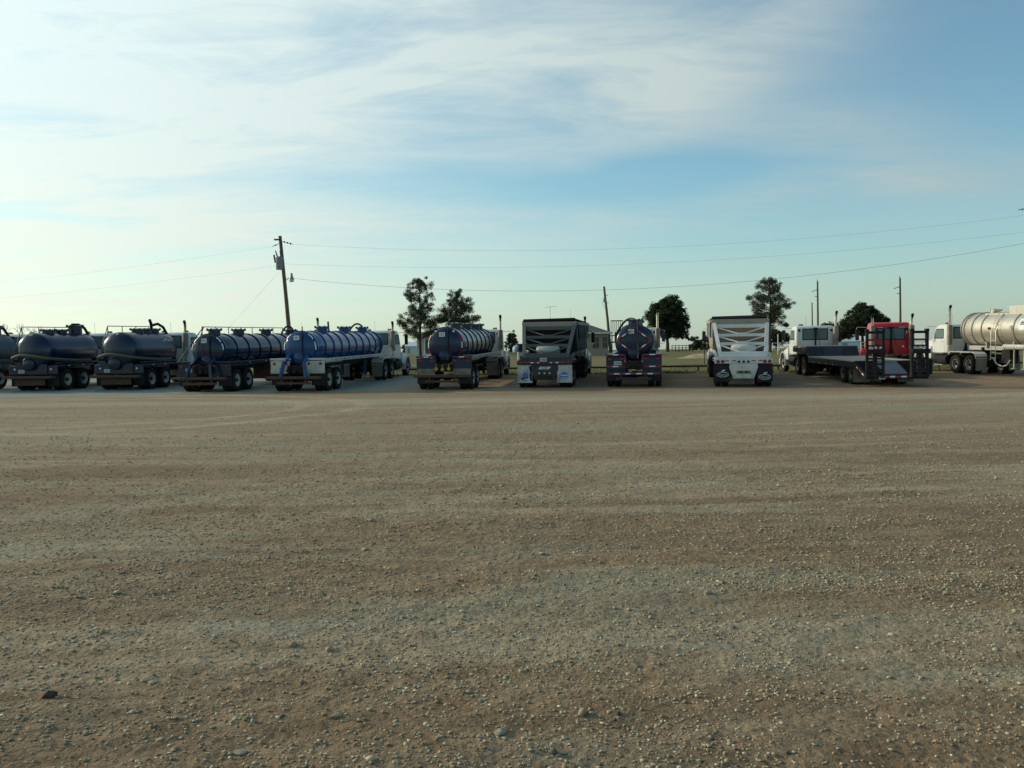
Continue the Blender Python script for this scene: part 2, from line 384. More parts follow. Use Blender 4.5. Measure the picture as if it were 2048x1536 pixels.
    # arcs left by turning wheels
    for cx, cy, r, w, s in ((-14.5, 29.5, 9.6, .42, .8), (-14.5, 29.5, 7.6, .42, .75), (10, -8, 21.5, .5, .3), (10, -8, 23.6, .5, .3), (-6, -30, 45, .5, .35), (-6, -30, 42.8, .5, .3), (14, -22, 50, .6, .3)):
        dx = nmath(nt, 'SUBTRACT', X, cx); dy = nmath(nt, 'SUBTRACT', Y, cy)
        rr = nmath(nt, 'SQRT', nmath(nt, 'ADD', nmath(nt, 'MULTIPLY', dx, dx), nmath(nt, 'MULTIPLY', dy, dy)))
        q = nmath(nt, 'ABSOLUTE', nmath(nt, 'SUBTRACT', rr, r))
        c = nmix(nt, nmath(nt, 'MULTIPLY', nrange(nt, q, .1, w, s, 0), nrange(nt, a2, .36, .55, .15, 1)), c, (.40, .36, .28))
    # single pebbles too small to be modelled: each has its own shade
    for sc, st in ((22, .55), (60, .5)):
        vo = nt.nodes.new('ShaderNodeTexVoronoi'); nt.links.new(v, vo.inputs['Vector']); vo.inputs['Scale'].default_value = sc
        sp = nt.nodes.new('ShaderNodeSeparateColor'); nt.links.new(vo.outputs['Color'], sp.inputs[0])
        k = nrange(nt, sp.outputs[0], 0, 1, .62, 1.42, False)
        mul = nt.nodes.new('ShaderNodeVectorMath'); mul.operation = 'SCALE'; nt.links.new(c, mul.inputs[0]); nt.links.new(k, mul.inputs['Scale'])
        c = nmix(nt, nmath(nt, 'MULTIPLY', nrange(nt, sp.outputs[1], .3, .7, 0, 1), st), c, mul.outputs[0])
        if sc == 22: v1 = vo
    c = nmix(nt, 1.0, c, (1.01, .952, .80), 'MULTIPLY')
    nt.links.new(c, b.inputs['Base Color']); b.inputs['Roughness'].default_value = .95; b.inputs['Specular IOR Level'].default_value = .15
    h = nmath(nt, 'ADD', nmath(nt, 'MULTIPLY', a4, .8), nmath(nt, 'MULTIPLY', nmath(nt, 'SUBTRACT', 1, v1.outputs['Distance']), .35))
    h = nmath(nt, 'ADD', h, nmath(nt, 'MULTIPLY', a3, .35)); h = nmath(nt, 'SUBTRACT', h, nmath(nt, 'MULTIPLY', sw2, 1.1))
    bp = nt.nodes.new('ShaderNodeBump'); bp.inputs['Strength'].default_value = 1; bp.inputs['Distance'].default_value = .024
    nt.links.new(h, bp.inputs['Height']); nt.links.new(bp.outputs[0], b.inputs['Normal'])
    return m
def vnoise(x, y, seed=0):
    """value noise on arrays"""
    xi, yi = np.floor(x).astype(np.int64), np.floor(y).astype(np.int64); xf, yf = x-xi, y-yi
    u, w = xf*xf*(3-2*xf), yf*yf*(3-2*yf)
    def h(a, b):
        n = (a*374761393+b*668265263+seed*1442695041) & 0x7fffffff
        n = ((n ^ (n >> 13))*1274126177) & 0x7fffffff
        return ((n ^ (n >> 16)) & 0xffff)/65535.0
    return (h(xi, yi)*(1-u)+h(xi+1, yi)*u)*(1-w)+(h(xi, yi+1)*(1-u)+h(xi+1, yi+1)*u)*w
def relief(x, y):
    fade = np.clip((36-y)/10, 0, 1)
    a = (vnoise(x*.5, y*1.1, 1)-.5)*.035+(vnoise(x*1.6+9, y*2.6, 2)-.5)*.022+(vnoise(x*5+y, y*6, 3)-.5)*.018
    b = (vnoise(x*14, y*15, 4)-.5)*.014+(vnoise(x*31, y*33, 5)-.5)*.009
    er = np.hypot(x+3, y-62); ea = np.arctan2(x+3, 62-y)*6; rut = (vnoise(ea, er*1.6, 6)-.5)*.030+(vnoise(ea*2, er*4.2, 12)-.5)*.020
    return (a+b+rut)*fade-.004*(1-fade)
def grid(name, xs, ys, zf, mat):
    X, Y = np.meshgrid(xs, ys); Z = zf(X, Y); nx, ny = len(xs), len(ys)
    co = np.stack([X, Y, Z], -1).reshape(-1, 3).astype(np.float32)
    i = (np.arange(ny-1)[:, None]*nx+np.arange(nx-1)[None]).reshape(-1)
    q = np.stack([i, i+1, i+nx+1, i+nx], 1).astype(np.int32)
    me = bpy.data.meshes.new(name); me.vertices.add(len(co)); me.vertices.foreach_set('co', co.ravel())
    me.loops.add(q.size); me.loops.foreach_set('vertex_index', q.ravel()); me.polygons.add(len(q))
    me.polygons.foreach_set('loop_start', np.arange(0, q.size, 4, dtype=np.int32)); me.update(calc_edges=True); me.validate()
    me.shade_smooth(); return obj(name, me, mat)
Tv = np.vectorize(T)
def graded(a, b, d0, g):
    out = [a]
    while out[-1] < b: out.append(out[-1]+d0); d0 *= g
    return out
ys = sorted(set([round(q, 3) for q in list(np.arange(-25, 3, 2.0))+graded(3.0, 9, .028, 1.004)+graded(9.3, 36, .07, 1.012)+list(np.arange(36.6, 56.4, .6))]))
xh = graded(0, 70, .028, 1.0135); xs = np.array(sorted([-q for q in xh[1:]]+xh)); ys = np.array(ys)
def yard_z(X, Y):
    return Tv(Y)+relief(X, Y)
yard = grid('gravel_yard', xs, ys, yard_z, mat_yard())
me = yard.data; co = np.empty(len(me.vertices)*3, np.float32); me.vertices.foreach_get('co', co); co = co.reshape(-1, 3)
k = co[:, 1] > 54.0                                      # ragged edge against the grass
co[k, 1] = 54.0+(co[k, 1]-54.0)*(.35+1.1*vnoise(co[k, 0]*.8, co[k, 0]*0, 8)); co[k, 2] = Tv(co[k, 1])-.004
me.vertices.foreach_set('co', co.ravel()); me.update()
tag(yard, 'dirt and gravel truck yard with pale wheel lanes', None, None, 'structure')
fy = np.array(sorted(list(np.arange(-60, 36, 6))+list(np.arange(36, 42, .5))+list(np.arange(42, 160, 3.0))+[53.4, 56.2]+graded(160, 6000, 15, 1.35)))
fx = np.array([-5000, -2500, -1200, -600, -300, -150]+list(np.arange(-120, 121, 8.0))+[150, 300, 600, 1200, 2500, 5000])
def field_z(X, Y):
    return Tv(Y)-np.where(Y < 54, .08, np.where(Y < 56.3, .03, .0))+np.where((Y > 62) & (Y < 170), (vnoise(X*.07, Y*.07, 3)-.5)*.12, 0)
field = grid('grass_field', fx, fy, field_z, mat_field()); tag(field, 'dry green grass field beyond the yard', None, None, 'structure')

# loose gravel: stones too many to count, real geometry
def rock_variants(n, seed):
    out = []; rg = random.Random(seed)
    for _ in range(n):
        bm = bmesh.new(); bmesh.ops.create_icosphere(bm, subdivisions=1, radius=1)
        sx, sy, sz = rg.uniform(.8, 1.3), rg.uniform(.6, 1.0), rg.uniform(.4, .75)
        for q in bm.verts:
            f = rg.uniform(.72, 1.18); q.co = Vector((q.co.x*sx*f, q.co.y*sy*f, q.co.z*sz*f))
        bm.verts.ensure_lookup_table()
        out.append((np.array([q.co[:] for q in bm.verts]), np.array([[w.index for w in f.verts] for f in bm.faces]))); bm.free()
    return out
def mat_stone():
    m, nt, b = new_mat('gravel stones'); at = nt.nodes.new('ShaderNodeAttribute'); at.attribute_name = 'stone'
    geo = nt.nodes.new('ShaderNodeNewGeometry'); n = tnoise(nt, geo.outputs['Position'], 45, 4, .65)
    k = nrange(nt, n, .3, .7, .72, 1.2, False); mul = nt.nodes.new('ShaderNodeVectorMath'); mul.operation = 'SCALE'
    nt.links.new(at.outputs['Color'], mul.inputs[0]); nt.links.new(k, mul.inputs['Scale'])
    nt.links.new(mul.outputs[0], b.inputs['Base Color']); b.inputs['Roughness'].default_value = .9
    b.inputs['Specular IOR Level'].default_value = .2
    return m
def scatter_stones():
    pts = []
    # (y0, y1, stones per square metre, size range) - finer grades only matter near by
    for y0, y1, dens, s0, s1 in ((3.2, 7, 1150, .0035, .011), (3.2, 10, 300, .006, .016), (6.5, 14, 190, .007, .016), (10, 20, 60, .009, .020), (3.2, 20, 3.4, .014, .032), (16, 34, 7, .011, .025)):
        n = int(dens*(y1-y0)*(y1+y0)/2*1.25); y = np.sqrt(RNG.uniform(y0**2, y1**2, n)); x = RNG.uniform(-.62, .62, n)*y
        keep = RNG.uniform(0, 1, n) < np.clip(.15+1.7*(vnoise(x*.5+20, y*1.3, 7)*.55+vnoise(x*2, y*3.5, 9)*.45-.22), .08, 1)
        x, y = x[keep], y[keep]; s = s0+(s1-s0)*RNG.uniform(0, 1, len(x))**2.2
        pts.append(np.stack([x, y, s], 1))
    p = np.concatenate(pts); var = rock_variants(9, 5); n = len(p); which = RNG.integers(0, 9, n)
    ang = RNG.uniform(0, 6.283, n); z = relief(p[:, 0], p[:, 1])
    pal = np.array([(.44, .385, .29), (.33, .265, .19), (.52, .47, .37), (.37, .36, .30), (.38, .28, .19), (.62, .57, .45), (.17, .14, .12)])
    colr = pal[RNG.choice(7, n, p=[.22, .26, .12, .16, .14, .04, .06])]*RNG.uniform(.75, 1.2, (n, 1))*np.array([1.0, .97, .82])
    V = []; F = []; C = []; off = 0
    for k in range(9):
        idx = np.where(which == k)[0]; bv, bf = var[k]; m = len(bv)
        c, s_ = np.cos(ang[idx])[:, None], np.sin(ang[idx])[:, None]; sc = p[idx, 2][:, None]
        vx = (bv[None, :, 0]*c-bv[None, :, 1]*s_)*sc+p[idx, 0][:, None]; vy = (bv[None, :, 0]*s_+bv[None, :, 1]*c)*sc+p[idx, 1][:, None]
        vz = bv[None, :, 2]*sc+z[idx][:, None]+sc*.24
        V.append(np.stack([vx, vy, vz], -1).reshape(-1, 3)); F.append((bf[None]+(np.arange(len(idx))*m)[:, None, None]+off).reshape(-1, 3))
        C.append(np.repeat(colr[idx], m, 0)); off += len(idx)*m
    V = np.concatenate(V).astype(np.float32); F = np.concatenate(F).astype(np.int32); C = np.concatenate(C)
    me = bpy.data.meshes.new('loose_gravel'); me.vertices.add(len(V)); me.vertices.foreach_set('co', V.ravel())
    me.loops.add(F.size); me.loops.foreach_set('vertex_index', F.ravel()); me.polygons.add(len(F))
    me.polygons.foreach_set('loop_start', np.arange(0, F.size, 3, dtype=np.int32)); me.update(calc_edges=True)
    a = me.color_attributes.new('stone', 'FLOAT_COLOR', 'POINT')
    a.data.foreach_set('color', np.concatenate([C, np.ones((len(C), 1))], 1).astype(np.float32).ravel())
    o = obj('loose_gravel', me, M_STONE); tag(o, 'loose gravel strewn over the dirt yard', 'gravel', None, 'stuff')
    print('stones', n)
M_STONE = mat_stone()
scatter_stones()
def big_stone(px, py, w, c, flat, seed, label):
    r = ray(px, py); t = -CAM_H/r.z; x, y = r.x*t, t
    s = w/FPX*y/2*1.0; rg = random.Random(seed); bm = bmesh.new(); bmesh.ops.create_icosphere(bm, subdivisions=1, radius=1.05); bmesh.ops.bevel(bm, geom=bm.edges[:], offset=.10, segments=1, affect='EDGES')
    for q in bm.verts:
        f = 1+.22*(math.sin(q.co.x*3+seed)+math.sin(q.co.y*4+seed*2)+math.sin(q.co.z*3.3+seed))/2+rg.uniform(-.10, .10)
        q.co = Vector((q.co.x*f, q.co.y*f*.8, q.co.z*f*flat))
    me = bpy.data.meshes.new('stone'); bm.to_mesh(me); bm.free(); m = plain('stone %d' % seed, (c[0]*.82, c[1]*.79, c[2]*.68), .95, 0, .35, 40)
    o = obj('stone', me, m, None, (x, y, float(relief(np.array([x]), np.array([y]))[0])+s*flat*.12), (0, 0, rg.uniform(0, 3)))
    o.scale = (s, s, s); tag(o, label, 'stone', 'larger stones lying in the gravel')
for q in ((98, 1402, 32, (.09, .055, .045), .75, 1, 'dark reddish brown lump of stone with a pale chip beside it'),
          (472, 1441, 17, (.45, .42, .33), .7, 2, 'pale angular stone beside an upright pale chip'),
          (506, 1447, 13, (.50, .48, .40), 1.1, 3, 'pale upright chip of stone beside a pale angular stone'),
          (1002, 1464, 36, (.40, .38, .30), .35, 4, 'flat cream stone half sunk in the gravel'),
          (1128, 1480, 16, (.42, .40, .33), .8, 5, 'cream stone standing beside the flat half sunk one'),
          (1303, 1171, 15, (.44, .40, .29), .7, 6, 'yellowish stone near a grey cobble on a gravel streak'),
          (1417, 1195, 18, (.28, .29, .28), .65, 7, 'grey cobble lying on a gravel streak'),
          (306, 1362, 22, (.34, .33, .28), .3, 8, 'thin flat grey slab of stone in the dirt'),
          (1237, 1428, 16, (.10, .075, .07), .7, 9, 'dark purple brown cobble in the gravel'),
          (604, 1360, 16, (.22, .23, .22), .6, 10, 'blue grey cobble lying in the dirt'),
          (672, 1437, 26, (.27, .24, .19), .4, 11, 'low brown grey slab of stone beside loose gravel'),
          (480, 1505, 32, (.30, .29, .24), .4, 12, 'broad low grey stone with smaller rubble around it'),
          (792, 1530, 18, (.42, .40, .34), .6, 13, 'rounded whitish cobble by the reddish dirt'),
          (1552, 1462, 12, (.46, .40, .26), .6, 14, 'yellow tan chip of stone in brown dirt')):
    big_stone(*q)

# ------------------------------------------------------------------ wheels (shared meshes)
def wheel_meshes():
    W = {}
    def tyre(R, w, ri):
        h = w/2
        prof = [(-h*.72, ri), (-h*.98, ri+.04), (-h, ri+.10), (-h*.92, R-.05), (-h*.80, R-.012), (-h*.62, R)]
        for g in (-.36, -.02, .32):
            prof += [(h*g-.012, R), (h*g-.010, R-.014), (h*g+.010, R-.014), (h*g+.012, R)]
        prof += [(h*.62, R), (h*.80, R-.012), (h*.92, R-.05), (h, ri+.10), (h*.98, ri+.04), (h*.72, ri)]
        return MB().lathe(prof, 'x', n=36, cap=False).mesh('tyre', 40)
    W['tyre'] = tyre(.51, .27, .285); W['ftyre'] = tyre(.52, .30, .285)
    # outer dual: dish sunk inward behind a lip; front: dish pushed outward
    W['rim_dual'] = MB().lathe([(-.10, .287), (.10, .287), (.112, .283), (.112, .268), (.06, .255), (-.02, .245), (-.045, .20), (-.05, .13), (-.05, .09)], 'x', n=28).mesh('rim', 40)
    W['rim_front'] = MB().lathe([(-.11, .287), (.115, .287), (.125, .28), (.118, .262), (.03, .25), (.04, .21), (.085, .15), (.09, .10)], 'x', n=28).mesh('rim', 40)
    hub = MB().lathe([(-.06, .085), (.05, .085), (.055, .07), (.11, .068), (.12, .05)], 'x', n=16)
    for k in range(10):
        a = k*math.pi/5; hub.lathe([(-.05, .014), (-.012, .014)], 'x', (0, .165*math.cos(a), .165*math.sin(a)), n=6)
    W['hub'] = hub.mesh('wheel', 40)
    hubf = MB().lathe([(-.06, .1), (.12, .1), (.16, .085), (.17, .05)], 'x', n=16)
    for k in range(10):
        a = k*math.pi/5; hubf.lathe([(.05, .014), (.10, .014)], 'x', (0, .165*math.cos(a), .165*math.sin(a)), n=6)
    W['hubf'] = hubf.mesh('wheel', 40)
    W['tyre'].materials.append(M_tyre); W['ftyre'].materials.append(M_tyre)
    for k in ('rim_dual', 'rim_front'):
        W[k].materials.append(M_rimw); W[k+'_r'] = W[k].copy(); W[k+'_r'].materials[0] = M_rimr
        W[k+'_a'] = W[k].copy(); W[k+'_a'].materials[0] = M_galv
    for k in ('hub', 'hubf'): W[k].materials.append(M_frame)
    return W
WM = wheel_meshes()
def wheel(root, x, y, side, front=False, rim='w', r=None):
    sfx = {'w': '', 'r': '_r', 'a': '_a'}[rim]; z = .52 if front else .51
    h = obj('wheel', WM['hubf' if front else 'hub'], None, root, (x, y, z-.006), (random.uniform(0, 3), 0, 0 if side > 0 else math.pi))
    obj('tyre', WM['ftyre' if front else 'tyre'], None, h); obj('rim', WM[('rim_front' if front else 'rim_dual')+sfx], None, h)
    return h
def tandem(root, ya, yb, rim='w', rims=None):
    for i, y in enumerate((ya, yb)):
        for s in (-1, 1):
            wheel(root, s*1.09, y, s, rim=(rims or [rim, rim])[i]); wheel(root, s*.755, y, -s, rim=rim)
        part('axle', MB().tube([(-1.05, y, .505), (1.05, y, .505)], .065, 10).box((0, y, .505), (.28, .26, .26)), M_frame, root, 50)
def disc(root, name, x, y, z, r, mat, d=-1, t=.02, lens=True):
    """lamp facing rear (d=-1) or front"""
    m = MB().lathe([(0, r), (d*t, r), (d*(t+.012), r*.75), (d*(t+.016), r*.3)], 'y', (x, y, z), n=14)
    return part(name, m, mat, root, 40)
def tape(root, pts, y, h=.05, seg=.30, t=.004):
    """strip of alternating red and white reflective tape on a rear-facing surface, from (x0,z0) to (x1,z1)"""
    (x0, z0), (x1, z1) = pts; L = math.hypot(x1-x0, z1-z0); n = max(1, round(L/seg))
    for i in range(n):
        a, b = i/n, (i+1)/n-.004
        m = MB().bar((x0+(x1-x0)*a, y-t/2, z0+(z1-z0)*a), (x0+(x1-x0)*b, y-t/2, z0+(z1-z0)*b), t, h, (0, 0, 1) if abs(x1-x0) > .02 else (1, 0, 0))
        part('reflector_strip', m, M_tapew if i % 2 else M_taper, root)
def plate(root, x, y, z, w=.30, h=.15):
    p = part('number_plate', MB().box((x, y, z), (w, .012, h)), M_plate, root, bevel=.004)
    m = MB()
    for k in range(6): m.box((x-w*.34+k*w*.136, y-.008, z), (w*.075, .003, h*.42))
    part('plate_characters', m, M_print_k, p)
def frame_rot(x, Y, heading, span, back=0.0):
    h = rad(heading); f = Vector((math.sin(h), math.cos(h)))
    za, zb = T(Y-back*f.y), T(Y+span*f.y)
    p = math.atan2(zb-za, span+back); z = za+(zb-za)*back/(span+back)
    return Vector((x, Y, z)), Euler((p, 0, -h)), f

# ------------------------------------------------------------------ tractor unit
def make_tractor(label, loc, rot, mat, stacks=(1,), wb=4.5, name='semi_tractor', cat='truck', group=None, rims=('w', 'w'), fenders=None, tape_rear=False, beacons=True, cabw=1.03, roofz=2.72, side_panel=False, shell_extra=None, stack_top=3.45, sun_mirror=M_black):
    r = empty(name, loc, rot); tag(r, label, cat, group)
    cy0 = wb-2.75; cy1 = cy0+1.62                                            # cab rear and front
    m = MB()
    for s in (-1, 1): m.box((s*.43, (wb+.9-1.45)/2, .93), (.085, wb+.9+1.45, .26))
    for y in (-1.3, -.45, .45, 1.3, wb-1.6, wb+.2): m.box((0, y, .93), (.78, .12, .18))
    part('chassis', m, M_frame, r)
    part('fifth_wheel', MB().prism([(-.46, -.35), (-.46, .35), (-.15, .55), (.15, .55), (.46, .35), (.46, -.35), (.2, -.55), (.06, -.1), (-.06, -.1), (-.2, -.55)], 'z', 1.10, 1.17).box((0, .05, 1.08), (.8, .3, .06)), M_frame, r)
    tandem(r, -.67, .67, rim=rims[0], rims=rims)
    for s in (-1, 1): wheel(r, s*1.03, wb, s, True, rims[1])
    part('axle', MB().tube([(-.95, wb, .50), (.95, wb, .50)], .06, 8), M_frame, r, 50)
    for s in (-1, 1):
        for y in (-.67, .67):
            part('leaf_spring', MB().bar((s*.50, y-.5, .78), (s*.50, y+.5, .78), .08, .08), M_frame, r)
        t = MB().lathe([(cy0-.05, .10), (cy0-.05, .29), (cy0+.0, .31), (cy1-.35, .31), (cy1-.30, .29), (cy1-.30, .10)], 'y', (s*.90, 0, .74), n=22)
        ft = part('fuel_tank', t, M_chrome if mat is M_red else M_frame, r, 40)
        for y in (cy0+.22, cy1-.6):
            part('tank_strap', MB().lathe([(y-.03, .316), (y+.03, .316)], 'y', (s*.90, 0, .74), n=22), M_black, ft)
        part('step', MB().box((s*1.08, (cy0+cy1)/2-.1, .42), (.22, .9, .05)).box((s*1.1, (cy0+cy1)/2-.1, 1.08), (.2, 1.0, .04)), M_galv, r, bevel=.01)
    # cab shell
    cw = cabw
    prof = [(cy0, 1.08), (cy1+.10, 1.08), (cy1+.12, 1.72), (cy1-.28, 2.50), (cy1-.62, roofz-.03), (cy0+.30, roofz), (cy0+.06, roofz-.06), (cy0, roofz-.20)]
    cabm = MB().prism(prof, 'x', -cw, cw).mesh('cab', 35, .09, 3)
    cab = obj('cab', cabm, mat, r)
    # windows (set into black gaskets, 4 mm proud)
    zc, hh = 2.23, .30
    gk = part('rear_window', MB().box((0, cy0-.003, zc), (1.44, .03, .66)), M_black, r, bevel=.02)
    part('pane', MB().box((0, cy0-.022, zc), (1.34, .012, .56)), M_glass, gk)
    for s in (-1, 1):
        w = part('side_window', MB().prism([(cy0+.42, 1.90), (cy1-.14, 1.90), (cy1-.40, 2.46), (cy0+.42, 2.46)], 'x', s*(cw-.012), s*(cw+.006)), M_black, r)
        part('pane', MB().prism([(cy0+.47, 1.95), (cy1-.21, 1.95), (cy1-.43, 2.41), (cy0+.47, 2.41)], 'x', s*(cw+.006), s*(cw+.012)), M_glass, w)
        d = part('door', MB().prism([(cy0+.36, 1.12), (cy1-.02, 1.12), (cy1-.02, 1.82), (cy0+.36, 1.82)], 'x', s*(cw-.01), s*(cw+.010)), mat, r, bevel=.006)
        part('handle', MB().bar((s*(cw+.03), cy0+.46, 1.74), (s*(cw+.03), cy0+.60, 1.74), .025, .03), M_chrome, d)
        part('work_lamp', MB().lathe([(0, .07), (-.05, .07), (-.06, .055)], 'y', (s*(cw-.16), cy0-.005, 2.46), n=14), M_black, r, 40)
    ws = part('windscreen', MB().add([(-.88, cy1+.105, 1.78), (.88, cy1+.105, 1.78), (.80, cy1-.24, 2.46), (-.80, cy1-.24, 2.46)], [(0, 1, 2, 3)]).add([(-.88, cy1+.12, 1.79), (.88, cy1+.12, 1.79), (.80, cy1-.22, 2.47), (-.80, cy1-.22, 2.47)], [(0, 1, 2, 3)]), M_glass, r)
    # hood, fenders, grille, bumper
    hy = wb+.72
    hp = [(cy1+.08, 1.0), (hy, 1.0), (hy+.04, 1.25), (hy-.05, 1.68), (hy-.35, 1.80), (cy1+.08, 1.90)]
    part('hood', MB().prism(hp, 'x', -.60, .60), mat, r, 40, .10, seg=3)
    for s in (-1, 1):
        arc = [(wb+.66*math.cos(a), .56+.66*math.sin(a)) for a in [math.pi*q/12 for q in range(-1, 14)]]
        inner = [(wb+.60*math.cos(a), .56+.60*math.sin(a)) for a in [math.pi*q/12 for q in range(13, -2, -1)]]
        fm = MB().prism(arc+inner, 'x', s*.58, s*1.20)
        fo = part('front_fender', fm, mat, r, 50)
        # skirt panel closing the fender toward the cab
        part('fender_skirt', MB().prism([(wb-.66, .75), (wb-.42, .98), (wb-.1, 1.18), (wb-.2, 1.3), (cy1+.05, 1.45), (cy1-.05, .75)], 'x', s*.60, s*1.14), mat, r, 40, .04)
        disc(r, 'headlight', s*.93, hy-.16, 1.02, .10, M_lampw, 1)
    part('grille', MB().box((0, hy+.03, 1.33), (.86, .04, .62)), M_chrome, r, bevel=.02)
    part('front_bumper', MB().box((0, hy+.10, .62), (2.40, .12, .34)), M_chrome if mat is M_red else M_white, r, bevel=.04)
    # mirrors on tubular brackets
    for s in (-1, 1):
        y = cy1-.02
        mb = part('mirror', MB().box((s*1.40, y-.05, 2.18), (.20, .07, .60)), sun_mirror, r, bevel=.025)
        part('mirror_bracket', MB().tube([(s*(cw-.03), y-.25, 2.58), (s*1.38, y-.03, 2.60), (s*1.44, y-.03, 2.55), (s*1.44, y-.03, 1.80), (s*1.36, y-.03, 1.78), (s*(cw-.02), y, 1.78)], .014, 6), M_chrome, mb)
        part('mirror_glass', MB().box((s*1.40, y-.089, 2.18), (.16, .006, .54)), M_hglass, mb)
    # exhaust stacks behind the cab corners
    for s in stacks:
        x, y = s*(cw+.02), cy0-.22
        ex = part('exhaust_stack', MB().tube([(x, y, 1.0), (x, y, stack_top-.35), (x+.01*s, y-.01, stack_top-.22), (x+.02*s, y-.06, stack_top-.08), (x+.02*s, y-.12, stack_top)], .068, 12), M_chrome, r, 50)
        sh = MB().lathe([(1.55, .09), (1.56, .145), (2.66, .145), (2.68, .09)], 'z', (x, y, 0), n=20)
        part('muffler_shield', sh, M_muffler, ex, 40)
        part('exhaust_tip', MB().tube([(x+.017*s, y-.045, stack_top-.12), (x+.02*s, y-.125, stack_top+.008)], .073, 12), M_black, ex, 50)
        part('exhaust_bracket', MB().box((x, y+.14, 1.8), (.08, .20, .05)).box((x, y+.14, 2.45), (.08, .20, .05)), M_frame, ex)
    if beacons:
        for x in (-.62, .62):
            b = part('roof_beacon', MB().box((x, cy0+.75, roofz+.03), (.24, .16, .05)), M_black, r, bevel=.008)
            part('lens', MB().lathe([(roofz+.05, .05), (roofz+.11, .045)], 'z', (x-.06, cy0+.75, 0), n=10).lathe([(roofz+.05, .05), (roofz+.11, .045)], 'z', (x+.06, cy0+.75, 0), n=10), M_lampa, b)
        part('aerial', MB().tube([(-.3, cy0+.9, roofz-.02), (-.3, cy0+.85, roofz+.55)], .006, 5), M_black, r)
    # hoses and catwalk behind the cab
    part('catwalk', MB().box((0, cy0-.28, 1.09), (.9, .5, .04)), M_galv, r, bevel=.008)
    part('air_line_rack', MB().bar((0, cy0-.07, 1.1), (0, cy0-.07, 2.55), .07, .07).bar((-.12, cy0-.07, 1.12), (0, cy0-.07, 1.6), .05, .05).bar((.12, cy0-.07, 1.12), (0, cy0-.07, 1.6), .05, .05).box((0, cy0-.07, 2.55), (.24, .08, .10)), M_black, r)
    part('air_line', MB().tube([(.05, cy0-.1, 2.4), (.15, cy0-.35, 1.9), (.1, cy0-.7, 1.4), (.05, cy0-1.0, 1.25)], .02, 6), M_rubber, r, 60)
    for s in (-1, 1):
        if fenders:
            arc = [(.67*0+1.36*0+(-.0)+1.30*math.cos(a), .62+.60*math.sin(a)) for a in [math.pi*q/14 for q in range(2, 15)]]
            top = [(-1.42, .86), (-1.34, 1.10), (-1.12, 1.20), (1.12, 1.20), (1.34, 1.08)]
            inn = [(1.28, 1.05), (1.08, 1.165), (-1.08, 1.165), (-1.28, 1.06), (-1.36, .86)]
            part('drive_fender', MB().prism(top+inn, 'x', s*.60, s*1.24), fenders, r, 40)
        part('mud_flap', MB().box((s*.92, -1.40, .56), (.60, .018, .70)), M_flap if not fenders else M_flapg, r)
        part('mud_flap_hanger', MB().bar((s*.35, -1.385, .93), (s*1.22, -1.385, .93), .04, .05), M_frame, r)
        disc(r, 'tail_lamp', s*.34, -1.46, .90, .055, M_lampr)
    if tape_rear:
        for s in (-1, 1):
            part('reflector_strip', MB().box((s*.55, cy0-.004, 2.62-.06), (.30, .006, .045)), M_tapew, r)
            part('reflector_strip', MB().box((s*.80, cy0-.004, 2.38), (.045, .006, .30)), M_tapew, r)
        disc(r, 'rear_lamp', .62, cy0, 1.55, .06, M_lampw)
    if side_panel:
        part('deck_stair', MB().prism([(cy0-1.30, 1.20), (cy0-1.30, 1.34), (cy0+.12, 2.02), (cy0+.12, 1.62), (cy0-1.0, 1.08)], 'x', 1.00, 1.05), mat, r, bevel=.01)
        part('handrail', MB().tube([(1.07, cy0-1.32, 1.36), (1.07, cy0+.12, 2.06)], .02, 6), M_black, r)
    return r

# ------------------------------------------------------------------ tank pieces
def tank_shell(root, mat, R, zc, y0, y1, dish=.28, n=48):
    pr = []
    for k in range(9):
        a = math.pi/2*(1-k/8); pr.append((y0-dish*math.sin(a), max(R*math.cos(a), .01)))
    for k in range(1, 7): pr.append((y0+(y1-y0)*k/7, R))
    for k in range(9):
        a = math.pi/2*k/8; pr.append((y1+dish*math.sin(a), max(R*math.cos(a), .01)))
    return part('tank_shell', MB().lathe(pr, 'y', (0, 0, zc), n=n), mat, root, 50)
def band(root, mat, R, zc, y, w=.10, t=.045):
    m = MB().lathe([(y-w/2, R-.01), (y-w/2, R+t), (y+w/2, R+t), (y+w/2, R-.01)], 'y', (0, 0, zc), n=40, cap=False)
    return part('tank_band', m, mat, root, 35)
def manway(root, mat, y, ztop, r=.27, h=.20, x=0):
    m = MB().lathe([(ztop-.10, r), (ztop+h-.05, r), (ztop+h-.05, r+.05), (ztop+h-.01, r+.05)], 'z', (x, y, 0), n=20)
    o = part('manway', m, mat, root, 40)
    lid = MB().lathe([(ztop+h-.01, r+.05), (ztop+h+.03, r+.05), (ztop+h+.06, r*.7), (ztop+h+.07, .03)], 'z', (x, y, 0), n=20)
    for k in range(8):
        a = k*math.pi/4; lid.box((x+(r+.06)*math.cos(a), y+(r+.06)*math.sin(a), ztop+h+.02), (.06, .06, .11))
    part('lid', lid, mat, o, 40); return o
def handrail(root, mat, x, ztop, y0, y1, h=.36, step=1.35, x2=None):
    n = max(1, round((y1-y0)/step)); m = MB().tube([(x, y0, ztop+h), (x, y1, ztop+h)], .022, 6)
    for k in range(n+1):
        y = y0+(y1-y0)*k/n; m.tube([(x, y, ztop-.10), (x, y, ztop+h)], .02, 6)
    return part('handrail', m, mat, root, 50)
def arc_pipe(root, name, mat, p0, p1, rise, r=.05, n=10):
    p0, p1 = Vector(p0), Vector(p1); pts = []
    for k in range(n+1):
        t = k/n; p = p0.lerp(p1, t); p.z += rise*4*t*(1-t); pts.append(p)
    return part(name, MB().tube(pts, r, 8), mat, root, 60)

